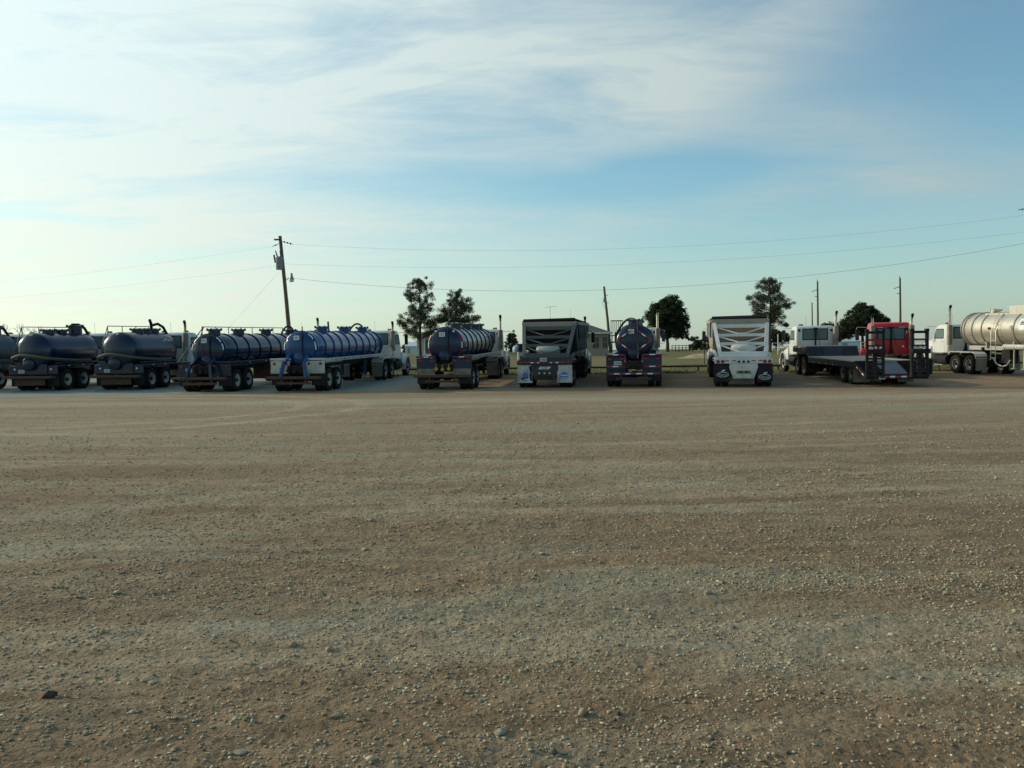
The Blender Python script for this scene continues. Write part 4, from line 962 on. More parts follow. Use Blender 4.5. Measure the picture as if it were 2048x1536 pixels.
# ------------------------------------------------------------------ silver tanker at the right
def make_silver(label, x, Y, heading):
    king = 9.4; loc, rot, f = frame_rot(x, Y, heading, king); r = empty('tank_trailer', loc, rot); tag(r, label, 'tank trailer')
    R, zc = .90, 2.40; y0, y1 = -1.1, 10.1; zt = zc+R
    tank_shell(r, M_alu, R, zc, y0, y1, .16, 56)
    for y in (-1.0, .7, 2.3, 3.9, 5.3, 6.7, 8.1, 9.0, 9.75, 10.02): band(r, M_aluband, R, zc, y, .07, .035)
    part('drip_rail', MB().box((-.5, 4.4, zt-.10), (.03, 8.0, .10)), M_alu, r)
    sb = part('spill_box', MB().box((0, 4.5, zt+.12), (.86, 2.6, .36)), M_alu, r, bevel=.02)
    part('spill_dam', MB().box((-.38, 6.1, zt+.10), (.10, .60, .40)).box((.38, 6.1, zt+.10), (.10, .60, .40)).box((0, 6.4, zt+.10), (.84, .08, .36)), M_cream, r, bevel=.02)
    manway(r, M_alu, 8.3, zt-.02, .24, .14)
    lad = part('ladder', MB().tube([(-1.10, 6.45, .80), (-1.10, 6.45, 2.3), (-.82, 6.45, 3.05), (-.62, 6.45, 3.32)], .020, 8).tube([(-1.10, 6.87, .80), (-1.10, 6.87, 2.3), (-.82, 6.87, 3.05), (-.62, 6.87, 3.32)], .020, 8), M_alu, r, 60)
    for k in range(7): part('rung', MB().tube([(-1.10, 6.45, .92+k*.30), (-1.10, 6.87, .92+k*.30)], .017, 6), M_alu, lad, 60)
    for s in (-1, 1):
        part('main_beam', MB().box((s*.45, 4.6, 1.42), (.12, 10.5, .22)), M_galv, r)
        for y in (5.6, 8.0): part('tank_saddle', MB().prism([(s*.35, 1.35), (s*.62, 1.42), (s*.66, 1.80), (s*.40, 1.60)], 'y', y, y+.12), M_galv, r)
        t = part('hose_tube', MB().lathe([(-.9, .05), (-.9, .12), (5.65, .12), (5.66, .14), (5.72, .14), (5.73, .05)], 'y', (s*1.06, 0, 1.52), n=16), M_cream, r, 40)
        m = MB()
        for k in range(26): m.box((s*1.182, -.5+k*.24, 1.52), (.006, .08, .035))
        part('tube_slots', m, M_frame, t)
        for y in (5.1, 4.3): part('landing_leg', MB().box((s*.95, y, .95), (.06, .06, 1.05)).box((s*.95, y, .42), (.20, .20, .03)), M_alu, r)
        part('mud_flap', MB().box((s*.92, -.72, .55), (.6, .016, .7)), M_flapg, r)
        part('fender', MB().box((s*.92, .6, 1.12), (.62, 2.7, .03)), M_alu, r)
    # curved placard wrapped on the tank side
    pm = MB(); n = 6; y = 4.62
    for k in range(n):
        a0, a1 = rad(-2+k*6), rad(-2+(k+1)*6); rr = R+.006
        pm.add([(-rr*math.cos(a0), y-.27, zc+rr*math.sin(a0)), (-rr*math.cos(a0), y+.27, zc+rr*math.sin(a0)), (-rr*math.cos(a1), y+.27, zc+rr*math.sin(a1)), (-rr*math.cos(a1), y-.27, zc+rr*math.sin(a1))], [(0, 1, 2, 3)])
    pl_ = part('placard', pm, M_tapew, r)
    pm = MB()
    for a0, a1 in ((14, 18), (19.5, 23), (24.5, 27)):
        a0, a1 = rad(a0), rad(a1); rr = R+.010
        pm.add([(-rr*math.cos(a0), y-.20, zc+rr*math.sin(a0)), (-rr*math.cos(a0), y+.18, zc+rr*math.sin(a0)), (-rr*math.cos(a1), y+.18, zc+rr*math.sin(a1)), (-rr*math.cos(a1), y-.20, zc+rr*math.sin(a1))], [(0, 1, 2, 3)])
    part('placard_print', pm, M_print_k, pl_)
    part('gauge', MB().lathe([(-R-.06, .11), (-R+.05, .11)], 'x', (0, 5.45, zc+.08), n=18), M_galv, r, 40)
    part('side_plate', MB().box((-R-.01, 7.35, zc+.05), (.02, .24, .12)), M_black, r)
    part('pump_cabinet', MB().box((-.75, 5.75, 1.02), (.5, .7, .7)), M_frame, r, bevel=.03)
    part('discharge_pipe', MB().tube([(-.95, 6.9, .92), (-1.0, 6.5, .62), (-1.0, 6.0, .50), (-1.0, 5.6, .58), (-.98, 5.35, .85)], .042, 10), M_galv, r, 60)
    part('belly_valve', MB().lathe([(-.15, .10), (.15, .10)], 'x', (-.6, 6.2, 1.1), n=14).box((-.6, 4.0, 1.05), (.5, .9, .5)), M_frame, r)
    part('king_pin_plate', MB().box((0, king, 1.22), (1.0, 1.4, .08)).box((0, king-.9, 1.3), (1.2, .15, .3)), M_frame, r)
    part('rear_bumper', MB().box((0, -1.35, .60), (2.4, .14, .14)), M_galv, r)
    tandem(r, 0, 1.27, rims=('a', 'a'))
    return r
hx = -4.0; sx, sy = 26.45, 41.3
make_silver('silver ribbed tank trailer with side ladder and white placard', sx, sy, hx)
make_tractor('white tractor unit with stack on its left, coupled to the silver tank trailer', *couple(sx, sy, hx, 9.4), M_white, stacks=(-1,), group='white tractor units coupled to trailers', rims=('a', 'a'), fenders=M_cream, stack_top=3.75)

# ------------------------------------------------------------------ rigid vacuum trucks at the left
def make_vac_truck(label, x, Y, heading, mat, variant=0):
    wb = 6.1; loc, rot, f = frame_rot(x, Y, heading, wb, .67)
    r = make_tractor(label, loc, rot, M_white, stacks=(1,) if variant == 2 else (), wb=wb, name='vacuum_truck', cat='tank truck', group='rigid vacuum trucks', beacons=variant != 0, stack_top=3.30)
    R, zc = .90, 1.84; y0, y1 = -1.35, 2.42; zt = zc+R
    tank_shell(r, mat, R, zc, y0, y1, .42)
    for y in ((-.25, .75, 1.95) if variant == 1 else (.3, 1.05, 1.8)):
        manway(r, mat, y, zt, .29 if variant != 1 or y < 1.5 else .33, .12 if variant != 1 or y < 1.5 else .34)
    handrail(r, mat, -.45, zt-.05, y0-.25, y1-.2, .34, 1.1)
    part('rail_leg', MB().tube([(-.45, y0-.25, zt+.29), (-.62, y0-.42, 2.2), (-.80, y0-.5, 1.35)], .022, 6), mat, r)
    for s in (-1, 1):
        part('tank_saddle', MB().box((s*.55, .35, zc-R+.06), (.14, 3.6, .22)), mat, r)
        part('deck_fender', MB().box((s*1.0, .0, 1.17), (.50, 3.0, .10)).box((s*1.0, -1.52, .98), (.50, .05, .42)), mat, r, bevel=.02)
        disc(r, 'tail_lamp', s*.92, -1.55, 1.02, .05, M_lampw)
        for k in range(5): part('side_marker', MB().box((s*1.2525, -1.2+k*.58, 1.17), (.005, .13, .04)), M_tapew if k % 2 else M_taper, r)
        part('hose_tray', MB().box((s*1.05, .6, 1.30), (.36, 3.6, .06)), mat, r, bevel=.01)
    # suction hose draped round the tank head
    pts = [(-1.12, -.6, 1.42), (-1.05, -1.5, 1.46), (-.80, -1.88, 1.58), (-.3, -2.02, 1.70), (.3, -1.98, 1.66), (.85, -1.7, 1.54), (1.10, -1.0, 1.46), (1.14, .2, 1.38), (1.12, 1.4, 1.38)]
    sm = []
    for i in range(len(pts)-1):
        for k in range(4): sm.append(Vector(pts[i]).lerp(Vector(pts[i+1]), k/4))
    sm.append(Vector(pts[-1])); sm = [sm[0]]+[(sm[i-1]+sm[i]*2+sm[i+1])/4 for i in range(1, len(sm)-1)]+[sm[-1]]
    part('suction_hose', MB().tube(sm, .075, 10), M_hose, r, 60)
    part('clean_out_door', MB().lathe([(-1.60, .31), (-1.76, .31), (-1.79, .27), (-1.80, .02)], 'y', (-.1, 0, 1.27), n=22), mat, r, 40)
    part('rear_panel', MB().box((0, -1.56, 1.02), (1.5, .06, .50)), mat, r, bevel=.015)
    part('rear_bumper', MB().box((0, -1.86, .66), (2.45, .34, .12)), M_rust, r, bevel=.015)
    part('under_guard', MB().box((0, -1.78, .42), (1.5, .08, .30)), M_rust, r, bevel=.01)
    plate(r, -.55, -1.61, .92)
    part('work_lamp', MB().lathe([(-1.78, .06), (-1.70, .06)], 'y', (.1, 0, zt-.08), n=12), M_lampw, r, 40)
    if variant == 1:
        for a, b in ((44, 30), (24, 10)):
            pts = [(.86*math.cos(rad(q)), y0-.03, zc+.86*math.sin(rad(q))) for q in (a, (a+b)/2, b)]
            part('reflector_strip', MB().tube(pts, .028, 4), M_tapew, r)
    yh = 1.7; arc_pts = [(.0, yh, zt+.42 if variant == 1 else zt+.34), (.1, yh+.4, zt+.42), (.2, yh+.75, zt+.25), (.3, yh+.98, zt-.15), (.35, yh+1.1, zt-.75), (.35, yh+1.15, 1.3)]
    part('vacuum_hose', MB().tube(arc_pts, .07, 10), M_black, r, 60)
    if variant == 2: part('relief_pipe', MB().tube([(0, yh-.05, zt+.1), (0, yh-.10, zt+.45), (0, yh-.22, zt+.62)], .075, 10), M_black, r, 60)
    part('vacuum_pump', MB().lathe([(2.35, .22), (2.85, .22)], 'y', (.45, 0, 1.3), n=16).box((-.3, 2.6, 1.35), (.6, .4, .5)), M_frame, r, 40)
    return r
make_vac_truck('rust stained teal vacuum truck at the end of the parked row', -26.75, 45.6, 7, M_teal, 1)
make_vac_truck('dark blue vacuum truck with tall front manway and olive hose round its tank', -22.45, 45.3, 7, M_navy2, 1)
make_vac_truck('slate grey vacuum truck with olive hose and upright relief pipe on top', -18.4, 45.3, 7, M_slate, 2)

# ------------------------------------------------------------------ low pipe barrier along the grass
def make_barrier():
    y = 57.6; xa, xb = -9.0, 34.0; n = 9
    r = empty('pipe_barrier', (xa, y, T(y))); tag(r, 'low rusty pipe barrier on short posts along the grass edge', 'barrier')
    part('rail', MB().tube([(q, .03*math.sin(q), .30+.015*math.sin(q*.7)) for q in np.linspace(0, xb-xa, 24)], .058, 8), M_pipe, r, 60)
    for k in range(n): part('post', MB().tube([(k*5.0+.6, 0, -.2), (k*5.0+.6, 0, .29)], .055, 8), M_pipe, r, 60)
make_barrier()

# ------------------------------------------------------------------ poles and wires
def make_pole(label, base, top, r0=.17, r1=.11, arm=None, group=None, name='utility_pole'):
    base, top = Vector(base), Vector(top); r = empty(name, base); tag(r, label, 'utility pole', group); d = top-base
    part('shaft', MB().tube([(0, 0, -.3), tuple(d*.5+Vector((.02, 0, 0))), tuple(d)], [r0, (r0+r1)/2, r1], 12), M_pole, r, 60)
    return r, d
def insul(root, p, q, n=3, r=.075):
    p, q = Vector(p), Vector(q); u = (q-p)
    m = MB().tube([p, q], .02, 6)
    for k in range(n):
        c = p+u*((k+.6)/(n+.2)); e = u.normalized()*.045; m.tube([c-e, c, c+e], [.03, r, .03], 10)
    part('insulator', m, M_insul, root, 50)
YP = 60.0
base = GX(586, YP); top = P(560, 472, YP)
pole, d = make_pole('leaning wooden utility pole carrying a transformer can and a yard lamp', base, top, .155, .105)
def on(t, o=(0, 0, 0)): return Vector(d*t)+Vector(o)
part('pole_arm', MB().bar(on(.972, (-.02, -.16, 0)), on(.972, (-.36, -.16, 0)), .10, .10), M_pole, pole)
insul(pole, on(.955, (.12, 0, .05)), on(.94, (.75, 0, 0)), 3)
insul(pole, on(.945, (-.12, 0, 0)), on(.94, (-.55, 0, -.14)), 1, .06)
tz = d*.80
can = part('transformer', MB().lathe([(tz.z-.42, .02), (tz.z-.42, .20), (tz.z-.38, .23), (tz.z+.30, .23), (tz.z+.34, .25), (tz.z+.38, .22), (tz.z+.44, .05)], 'z', (tz.x-.10, tz.y-.40, 0), n=20), M_steel, pole, 40)
for q in (-.12, .10): part('bushing', MB().tube([(tz.x-.10+q, tz.y-.4, tz.z+.38), (tz.x-.18+q*1.3, tz.y-.42, tz.z+.80)], [.05, .035], 8), M_insul, can, 50)
part('fuse_cutout', MB().tube([(tz.x-.50, tz.y-.2, tz.z+.55), (tz.x-.42, tz.y-.2, tz.z+.05)], [.06, .05], 8).bar((tz.x-.5, tz.y-.2, tz.z+.3), (tz.x, tz.y-.1, tz.z+.35), .03, .03), M_insul, pole, 50)
lz = d*.68
lamp = part('yard_lamp', MB().tube([(lz.x+.1, lz.y-.1, lz.z-.05), (lz.x+.35, lz.y-.25, lz.z+.12), (lz.x+.52, lz.y-.30, lz.z+.15)], .025, 8).lathe([(lz.z+.02, .17), (lz.z+.10, .15), (lz.z+.22, .09), (lz.z+.42, .07), (lz.z+.44, .02)], 'z', (lz.x+.55, lz.y-.3, 0), n=16), M_steel, pole, 40)
part('lamp_bowl', MB().lathe([(lz.z+.02, .16), (lz.z-.10, .15), (lz.z-.14, .08), (lz.z-.15, .01)], 'z', (lz.x+.55, lz.y-.3, 0), n=16), M_lampw, lamp, 40)
part('conduit', MB().tube([(.16, -.12, .2), tuple(on(.62, (.14, -.1, 0)))], .025, 6), M_steel, pole, 60)
def wire(label, p0, p1, sag, r=.0042, n=28, group='overhead wires between the poles'):
    p0, p1 = Vector(p0), Vector(p1); pts = []
    for k in range(n+1):
        t = k/n; p = p0.lerp(p1, t); p.z -= sag*4*t*(1-t); pts.append(p)
    o = obj('power_line', MB().tube(pts, r, 5).mesh('power_line', 60), M_wire); tag(o, label, 'wire', group)
YR = 52.0
rb = GX(2105, YR); rt = P(2085, 395, YR)
pr_, d2 = make_pole('wooden utility pole standing beyond the silver tank trailer', rb, rt, .19, .13)
insul(pr_, d2*.955+Vector((-.12, 0, 0)), d2*.945+Vector((-1.3, .15, -.12)), 3)
wire('upper wire running right from the transformer pole top', base+on(.94, (.72, 0, 0)), P(2046, 431, YR), 1.05)
wire('middle wire running right from the transformer', base+on(.80, (.12, 0, 0)), P(2085, 460, YR), .95)
wire('lowest heavy cable running right from below the yard lamp', base+on(.70, (.12, 0, 0)), P(2085, 480, YR), 1.72, .008)
wire('upper wire running left from the transformer pole top', base+on(.94, (-.5, 0, -.12)), P(-260, 584, 95), .45)
wire('lower wire running left from the transformer', base+on(.79, (-.12, 0, 0)), P(-260, 612, 95), .45)
g0 = base+on(.76, (-.1, 0, 0)); wire('guy wire slanting from the transformer pole down to the ground', g0, GX(372, 60.5)-Vector((0, 0, .05)), 0.0, .0042, 6, None)
lb = GX(-262, 95); pl2, _ = make_pole('distant leaning pole carrying the leftward wires', lb, P(-260, 570, 95), .17, .12)
Y3 = 118.0; b3 = GX(1222, Y3)
p3, d3 = make_pole('bare leaning wooden pole beside the brick house', b3, P(1208, 573, Y3), .20, .13)
part('pole_hardware', MB().box(tuple(d3*.80+Vector((-.12, -.2, 0))), (.3, .25, .6)).bar(tuple(d3*.86), tuple(d3*.86+Vector((.4, -.1, .1))), .06, .06).bar(tuple(d3*.76), tuple(d3*.76+Vector((.38, -.1, 0))), .06, .06), M_steel, p3)
part('drop_wire', MB().tube([tuple(d3*.80+Vector((-.2, -.1, 0))), tuple(d3*.76+Vector((-.5, -.1, 0))), tuple(d3*.66+Vector((-.1, -.1, 0)))], .02, 5), M_wire, p3, 60)
for px, pyt, YY, lab in ((1635, 563, 160, 'tall grey utility pole behind the white cab, short arms on its left'), (1800, 556, 150, 'tall grey utility pole behind the red tractor, side arms'), (1624, 605, 230, 'short far utility pole standing close beside a taller one')):
    b = GX(px+1, YY); q, dd = make_pole(lab, b, P(px, pyt, YY), .19, .14)
    if YY < 200:
        part('side_arm', MB().bar(tuple(dd*.88), tuple(dd*.88+Vector((-1.0, 0, -.35))), .10, .10), M_pole, q)
        part('side_arm', MB().bar(tuple(dd*.78), tuple(dd*.78+Vector((-.55, 0, 0))), .09, .09), M_pole, q)
        part('top_pin', MB().tube([tuple(dd), tuple(dd+Vector((-.08, 0, .35)))], .05, 6), M_insul, q)

# ------------------------------------------------------------------ trees
def mat_leaf(name, c0, c1, trans=.25):
    m, nt, b = new_mat(name); at = nt.nodes.new('ShaderNodeAttribute'); at.attribute_name = 'tone'
    c = nmix(nt, at.outputs['Fac'], c0, c1); nt.links.new(c, b.inputs['Base Color']); b.inputs['Roughness'].default_value = .75
    b.inputs['Specular IOR Level'].default_value = .25
    tr = nt.nodes.new('ShaderNodeBsdfTranslucent'); nt.links.new(c, tr.inputs[0])
    mx = nt.nodes.new('ShaderNodeMixShader'); mx.inputs[0].default_value = trans
    nt.links.new(b.outputs[0], mx.inputs[1]); nt.links.new(tr.outputs[0], mx.inputs[2])
    nt.links.new(mx.outputs[0], nt.nodes['Material Output'].inputs[0]); return m
M_needle = mat_leaf('pine needles', (.040, .052, .026), (.095, .105, .055)); M_leaf = mat_leaf('broad leaves', (.022, .036, .015), (.062, .080, .032)); M_scrub = mat_leaf('scrub leaves', (.03, .05, .02), (.07, .09, .04))
def leaves(name, clumps, per, size, mat, parent, aspect=.4, seed=0):
    """small leaf faces spread through each clump's volume; clumps: (x,y,z,rx,ry,rz)"""
    rg = np.random.default_rng(seed); cl = np.array(clumps); n = len(cl)*per; c = np.repeat(cl, per, 0)
    u = rg.normal(size=(n, 3)); u /= np.linalg.norm(u, axis=1)[:, None]; p = c[:, :3]+u*(rg.uniform(0, 1, n)**.45)[:, None]*c[:, 3:]
    a = rg.normal(size=(n, 3)); a = a+u*.8; a /= np.linalg.norm(a, axis=1)[:, None]
    b = np.cross(a, rg.normal(size=(n, 3))); b /= np.linalg.norm(b, axis=1)[:, None]
    s = (size*rg.uniform(.6, 1.4, n))[:, None]; a = a*s; b = b*s*aspect
    V = np.stack([p-a*.5, p+b*.5, p+a*.5, p-b*.5], 1).reshape(-1, 3).astype(np.float32)
    me = bpy.data.meshes.new(name); me.vertices.add(len(V)); me.vertices.foreach_set('co', V.ravel()); me.loops.add(len(V)); me.loops.foreach_set('vertex_index', np.arange(len(V), dtype=np.int32))
    me.polygons.add(n); me.polygons.foreach_set('loop_start', np.arange(0, len(V), 4, dtype=np.int32)); me.update(calc_edges=True)
    t = np.repeat(np.repeat(rg.uniform(0, 1, len(cl)), per)*.6+rg.uniform(0, .4, n), 4).astype(np.float32)
    at = me.attributes.new('tone', 'FLOAT', 'POINT'); at.data.foreach_set('value', t)
    return obj(name, me, mat, parent)
def limb(m, p0, p1, r0, r1, bend, rg, n=4):
    p0, p1 = Vector(p0), Vector(p1); pts = []; rs = []
    for k in range(n+1):
        t = k/n; p = p0.lerp(p1, t); p.z += bend*math.sin(math.pi*t*.9)
        if 0 < k < n: p += Vector((rg.uniform(-.06, .06), rg.uniform(-.06, .06), rg.uniform(-.05, .05)))
        pts.append(p); rs.append(r0+(r1-r0)*t)
    m.tube(pts, rs, 6)
def make_pine(label, px, Y, H, widths, seed, first=.26, lean=0.0, nwh=15, density=1.0, side=()):
    rg = random.Random(seed); b = GX(px, Y); r = empty('pine_tree', b); tag(r, label, 'tree', 'pines by the houses')
    tr = MB(); tr.tube([(lean*t*t*H+.06*math.sin(t*9+seed), .05*math.cos(t*7), t*H*.97-(.2 if t == 0 else 0)) for t in np.linspace(0, 1, 12)], [.20*(1-t)**.8+.025 for t in np.linspace(0, 1, 12)], 9)
    part('trunk', tr, M_bark, r, 60)
    lb_ = MB(); cl = []
    def width(h):
        for (h0, w0), (h1, w1) in zip(widths, widths[1:]):
            if h0 <= h <= h1: return w0+(w1-w0)*(h-h0)/(h1-h0)
        return widths[-1][1]
    for i in range(nwh):
        h = first+(1-first)*(i+rg.uniform(-.6, .6))/nwh; h = min(h, .96); k = 5 if i < nwh*.85 else 4; a0 = rg.uniform(0, 6.28)
        for j in range(k):
            a = a0+j*6.283/k+rg.uniform(-.45, .45); L = width(h)*rg.uniform(.62, 1.08)
            if rg.random() < .10*(1 if h < .8 else 0): continue
            up = rg.uniform(.05, .45)*L*(.5+h); z0 = h*H; x0 = lean*h*h*H
            p1 = Vector((x0+math.cos(a)*L, math.sin(a)*L, z0+up))
            limb(lb_, (x0, 0, z0-.1), p1, .055*(1.2-h)+.015, .012, -.10*L, rg)
            for q in range(max(2, int(L*3.0*density))):
                t = 1-(q/(max(2, L*3.0)))*.80; s = rg.uniform(.30, .54)*(.8+.25*(1-h))
                cl.append((x0+math.cos(a)*L*t+rg.uniform(-.28, .28), math.sin(a)*L*t+rg.uniform(-.28, .28), z0+up*t+rg.uniform(-.32, .42), s, s, s*.85))
    for hx_, hz_, s in side: cl += [(hx_*H+rg.uniform(-.3, .3), rg.uniform(-.4, .4), hz_*H+rg.uniform(-.25, .25), s, s, s*.7) for _ in range(6)]
    for _ in range(9): cl.append((lean*H+rg.uniform(-.22, .22), rg.uniform(-.22, .22), H*rg.uniform(.90, .995), .24, .24, .30))
    part('limbs', lb_, M_bark, r, 60); leaves('crown', cl, 105, .165, M_needle, r, .32, seed)
    return r
make_pine('tall slender pine beside the pale house, long low limb on its left', 841, 120, 9.9, [(.2, 2.0), (.40, 2.9), (.50, 2.3), (.62, 1.7), (.75, 1.9), (.88, 1.3), (1, .35)], 3, .27, 0, 15, side=((-.26, .45, .42), (-.2, .42, .4), (.27, .50, .45), (.33, .48, .42)))
make_pine('shorter round topped pine with forked limbs behind the navy tank trailer', 914, 122, 8.3, [(.3, 1.5), (.46, 2.9), (.60, 2.3), (.75, 2.0), (.9, 1.1), (1, .3)], 12, .44, 0, 11, side=((.30, .56, .48), (.34, .58, .45), (-.28, .55, .4)))
make_pine('broad pine rising behind the white belly dump and the white cab', 1540, 120, 9.5, [(.2, 1.6), (.33, 2.4), (.45, 1.9), (.60, 2.8), (.72, 2.5), (.86, 1.5), (1, .35)], 21, .30, 0, 14, side=((.24, .62, .4), (-.27, .74, .42), (-.20, .52, .3), (.2, .37, .3)))
def make_broadleaf(label, px, Y, H, crown, seed, trunk=.24, n=300, name='broadleaf_tree', mat=None, size=.20, group='broadleaf trees beyond the yard', flat_bottom=.0):
    """crown: list of lobes (x, y, z, rx, ry, rz) in metres"""
    rg = random.Random(seed); b = GX(px, Y); r = empty(name, b); tag(r, label, 'tree', group)
    m = MB(); zf = min(c[2]-c[5]*.4 for c in crown)
    m.tube([(0, 0, -.2), (.04, .02, zf*.5), (-.03, 0, zf)], [trunk, trunk*.8, trunk*.62], 9); part('trunk', m, M_bark, r, 60)
    lb_ = MB(); cl = []; vol = [c[3]*c[4]*c[5] for c in crown]; tot = sum(vol)
    for c, v in zip(crown, vol):
        limb(lb_, (0, 0, zf-.15), (c[0]*.8, c[1]*.8, c[2]), trunk*.45, .03, .1, rg, 5)
        for _ in range(max(6, int(1.45*n*v/tot))):
            u = Vector((rg.gauss(0, 1), rg.gauss(0, 1), rg.gauss(0, 1))).normalized()*rg.uniform(.2, 1.16)**.5
            s = rg.uniform(.22, .58); z = c[2]+u.z*c[5]
            cl.append((c[0]+u.x*c[3], c[1]+u.y*c[4], z, s, s, s*.75))
            if rg.random() < .12: limb(lb_, (c[0]*.6, c[1]*.6, c[2]-.3*c[5]), cl[-1][:3], .04, .01, 0, rg, 3)
    part('limbs', lb_, M_bark, r, 60); leaves('crown', cl, 92, size*.92, mat or M_leaf, r, .6, seed); return r
make_broadleaf('dense dark round tree on a short trunk behind the taped navy tanker', 1335, 130, 8.0,
               [(-.3, 0, 5.0, 2.5, 2.4, 2.3), (.4, .2, 6.4, 1.7, 1.7, 1.45), (1.6, 0, 4.3, 1.7, 1.7, 1.7), (-1.7, .1, 4.4, 1.5, 1.6, 1.7), (1.9, 0, 2.9, 1.2, 1.2, .9), (-1.2, 0, 6.0, 1.2, 1.2, 1.0), (-.6, -.4, 2.9, 1.6, 1.4, .8), (.8, .2, 2.5, 1.5, 1.4, .7), (-1.6, 0, 2.6, 1.1, 1.2, .8), (2.3, 0, 2.3, .8, .9, .6)], 5, .30, 430)
make_broadleaf('wide dark domed tree behind the red tractor', 1725, 150, 7.6,
               [(0, 0, 4.6, 2.9, 2.6, 2.3), (-2.4, 0, 3.4, 1.9, 1.9, 1.6), (2.3, 0, 3.7, 2.0, 1.9, 1.8), (.2, 0, 6.1, 1.8, 1.7, 1.2), (-3.4, .2, 2.6, 1.2, 1.2, .9), (3.6, 0, 3.0, 1.1, 1.1, 1.0)], 8, .32, 460)
make_broadleaf('small dark tree showing beside the white cab exhaust', 1660, 165, 4.6, [(0, 0, 3.2, 1.9, 1.6, 1.4), (-1.3, 0, 2.6, 1.2, 1.2, 1.1), (1.2, 0, 2.2, 1.2, 1, .9)], 9, .2, 150)
make_broadleaf('dark bushy tree low behind the broad pine trunk', 1552, 190, 4.2, [(0, 0, 2.4, 2.2, 1.6, 1.6), (1.6, 0, 2.0, 1.5, 1.2, 1.2)], 10, .2, 140)
for px, Y, w, h, s, lab in ((1388, 210, 1.3, 2.0, 31, 'tall scrubby shrub on the skyline beside the sandy mound'), (1402, 215, .9, 1.5, 32, 'low thin shrub between two larger ones behind the sandy mound'), (1416, 200, 1.3, 1.9, 33, "rounded shrub behind the white belly dump's mirror"), (1430, 205, 1.2, 1.6, 34, "small shrub close against the white belly dump's cab"), (1020, 230, 1.3, 2.9, 35, "bushy far shrub beside the navy tanker's tractor mirror"), (1027, 240, 1.0, 3.6, 36, 'upright far shrub next to the pale blue storage tank'), (815, 240, 1.5, 1.7, 37, 'far shrub behind the pale metal roofed shed'), (833, 250, 1.2, 2.0, 38, 'far shrub between the pale shed and the sided house')):
    make_broadleaf(lab, px, Y, h*2, [(0, 0, h*.75, w, w, h*.75), (w*.7, 0, h*.5, w*.7, w*.7, h*.5)], s, .08, 46, 'shrub', M_scrub, .24, 'scattered shrubs on the far side of the field')
def make_bare_tree(px, Y, H, seed, label):
    rg = random.Random(seed); b = GX(px, Y); m = MB()
    def grow(p, d, L, r, k):
        q = p+d*L; m.tube([p, p.lerp(q, .5)+Vector((rg.uniform(-.05, .05)*L, 0, 0)), q], [r, r*.8, r*.6], 5, False)
        if k == 0: return
        for _ in range(rg.choice((2, 3, 3))):
            e = (d+Vector((rg.uniform(-.75, .75), rg.uniform(-.7, .7), rg.uniform(.0, .5)))).normalized(); grow(q, e, L*rg.uniform(.6, .82), r*.58, k-1)
    r = empty('bare_tree', b); tag(r, label, 'tree', 'bare trees beyond the vacuum trucks')
    grow(Vector((0, 0, -.2)), Vector((rg.uniform(-.1, .1), 0, 1)), H*.30, H*.022, 5); part('branches', m, M_bark, r, 60)
for px, Y, H, s, lab in ((18, 150, 6.3, 1, 'spreading leafless tree behind the rust stained teal vacuum truck'), (58, 160, 6.4, 2, 'leafless tree behind the rear handrail of the dark blue vacuum truck'), (80, 165, 6.2, 4, 'leafless tree above the manways of the dark blue vacuum truck'), (98, 170, 5.0, 6, 'smallest leafless tree, low behind the dark blue vacuum truck')): make_bare_tree(px, Y, H, s, lab)

# ------------------------------------------------------------------ houses and far things
def window(r, x, y, z, w, h, tm=None):
    f = part('window', MB().box((x, y-.02, z), (w+.16, .06, h+.16)), tm, r, bevel=.01); part('pane', MB().box((x, y-.054, z), (w, .012, h)), M_hglass, f)
    part('mullion', MB().box((x, y-.063, z), (.04, .012, h)).box((x, y-.063, z), (w, .012, .04)), tm, f)
def make_house(label, px0, px1, Y, dep, wall, he, hr, hip, wins, lower=None):
    a, b = GX(px0, Y), GX(px1, Y); W = b.x-a.x; r = empty('house', (a.x, Y, min(a.z, T(Y+dep)))); tag(r, label, 'house')
    part('walls', MB().box((W/2, dep/2, he/2-.15), (W, dep, he+.3)), wall, r)
    if lower: part('brick_base', MB().box((W/2, -.04, .55), (W+.04, .10, 1.3)), lower, r)
    o = .45; hx_ = hip*W
    vs = [(-o, -o, he-.06), (W+o, -o, he-.06), (W+o, dep+o, he-.06), (-o, dep+o, he-.06), (hx_-o*.2, dep/2, hr), (W-hx_+o*.2, dep/2, hr)]
    vs2 = [(x, y, z+.12) for x, y, z in vs]
    roof = part('roof', MB().add(vs+vs2, [(6, 7, 11, 10), (7, 8, 11), (8, 9, 10, 11), (9, 6, 10), (0, 1, 7, 6), (1, 2, 8, 7), (2, 3, 9, 8), (3, 0, 6, 9), (0, 4, 5, 1), (1, 5, 2), (2, 5, 4, 3), (3, 4, 0)]), M_shingle, r)
    part('fascia', MB().box((W/2, -o-.02, he+.02), (W+2*o, .03, .16)), M_trim, roof)
    for x, z, w, h in wins: window(r, x, 0, z, w, h, M_trim if wall is M_siding else wall)
    return r, W
h1, W1 = make_house('pale sided house with grey hip roof behind the two pines', 834, 985, 133, 8, M_siding, 2.6, 3.9, .32, [(2.6, 1.4, .9, 1.3), (5.6, 1.5, 1.4, 1.1), (8.4, 1.5, 1.4, 1.1)])
part('porch_post', MB().box((1.15, -.35, 1.25), (.14, .14, 2.55)), M_trim, h1); part('door', MB().box((1.7, -.03, 1.02), (.95, .06, 2.05)), M_shingle, h1)
part('porch_slab', MB().box((W1/2, -.5, -.02), (W1+.6, 1.1, .22)), M_trim, h1)
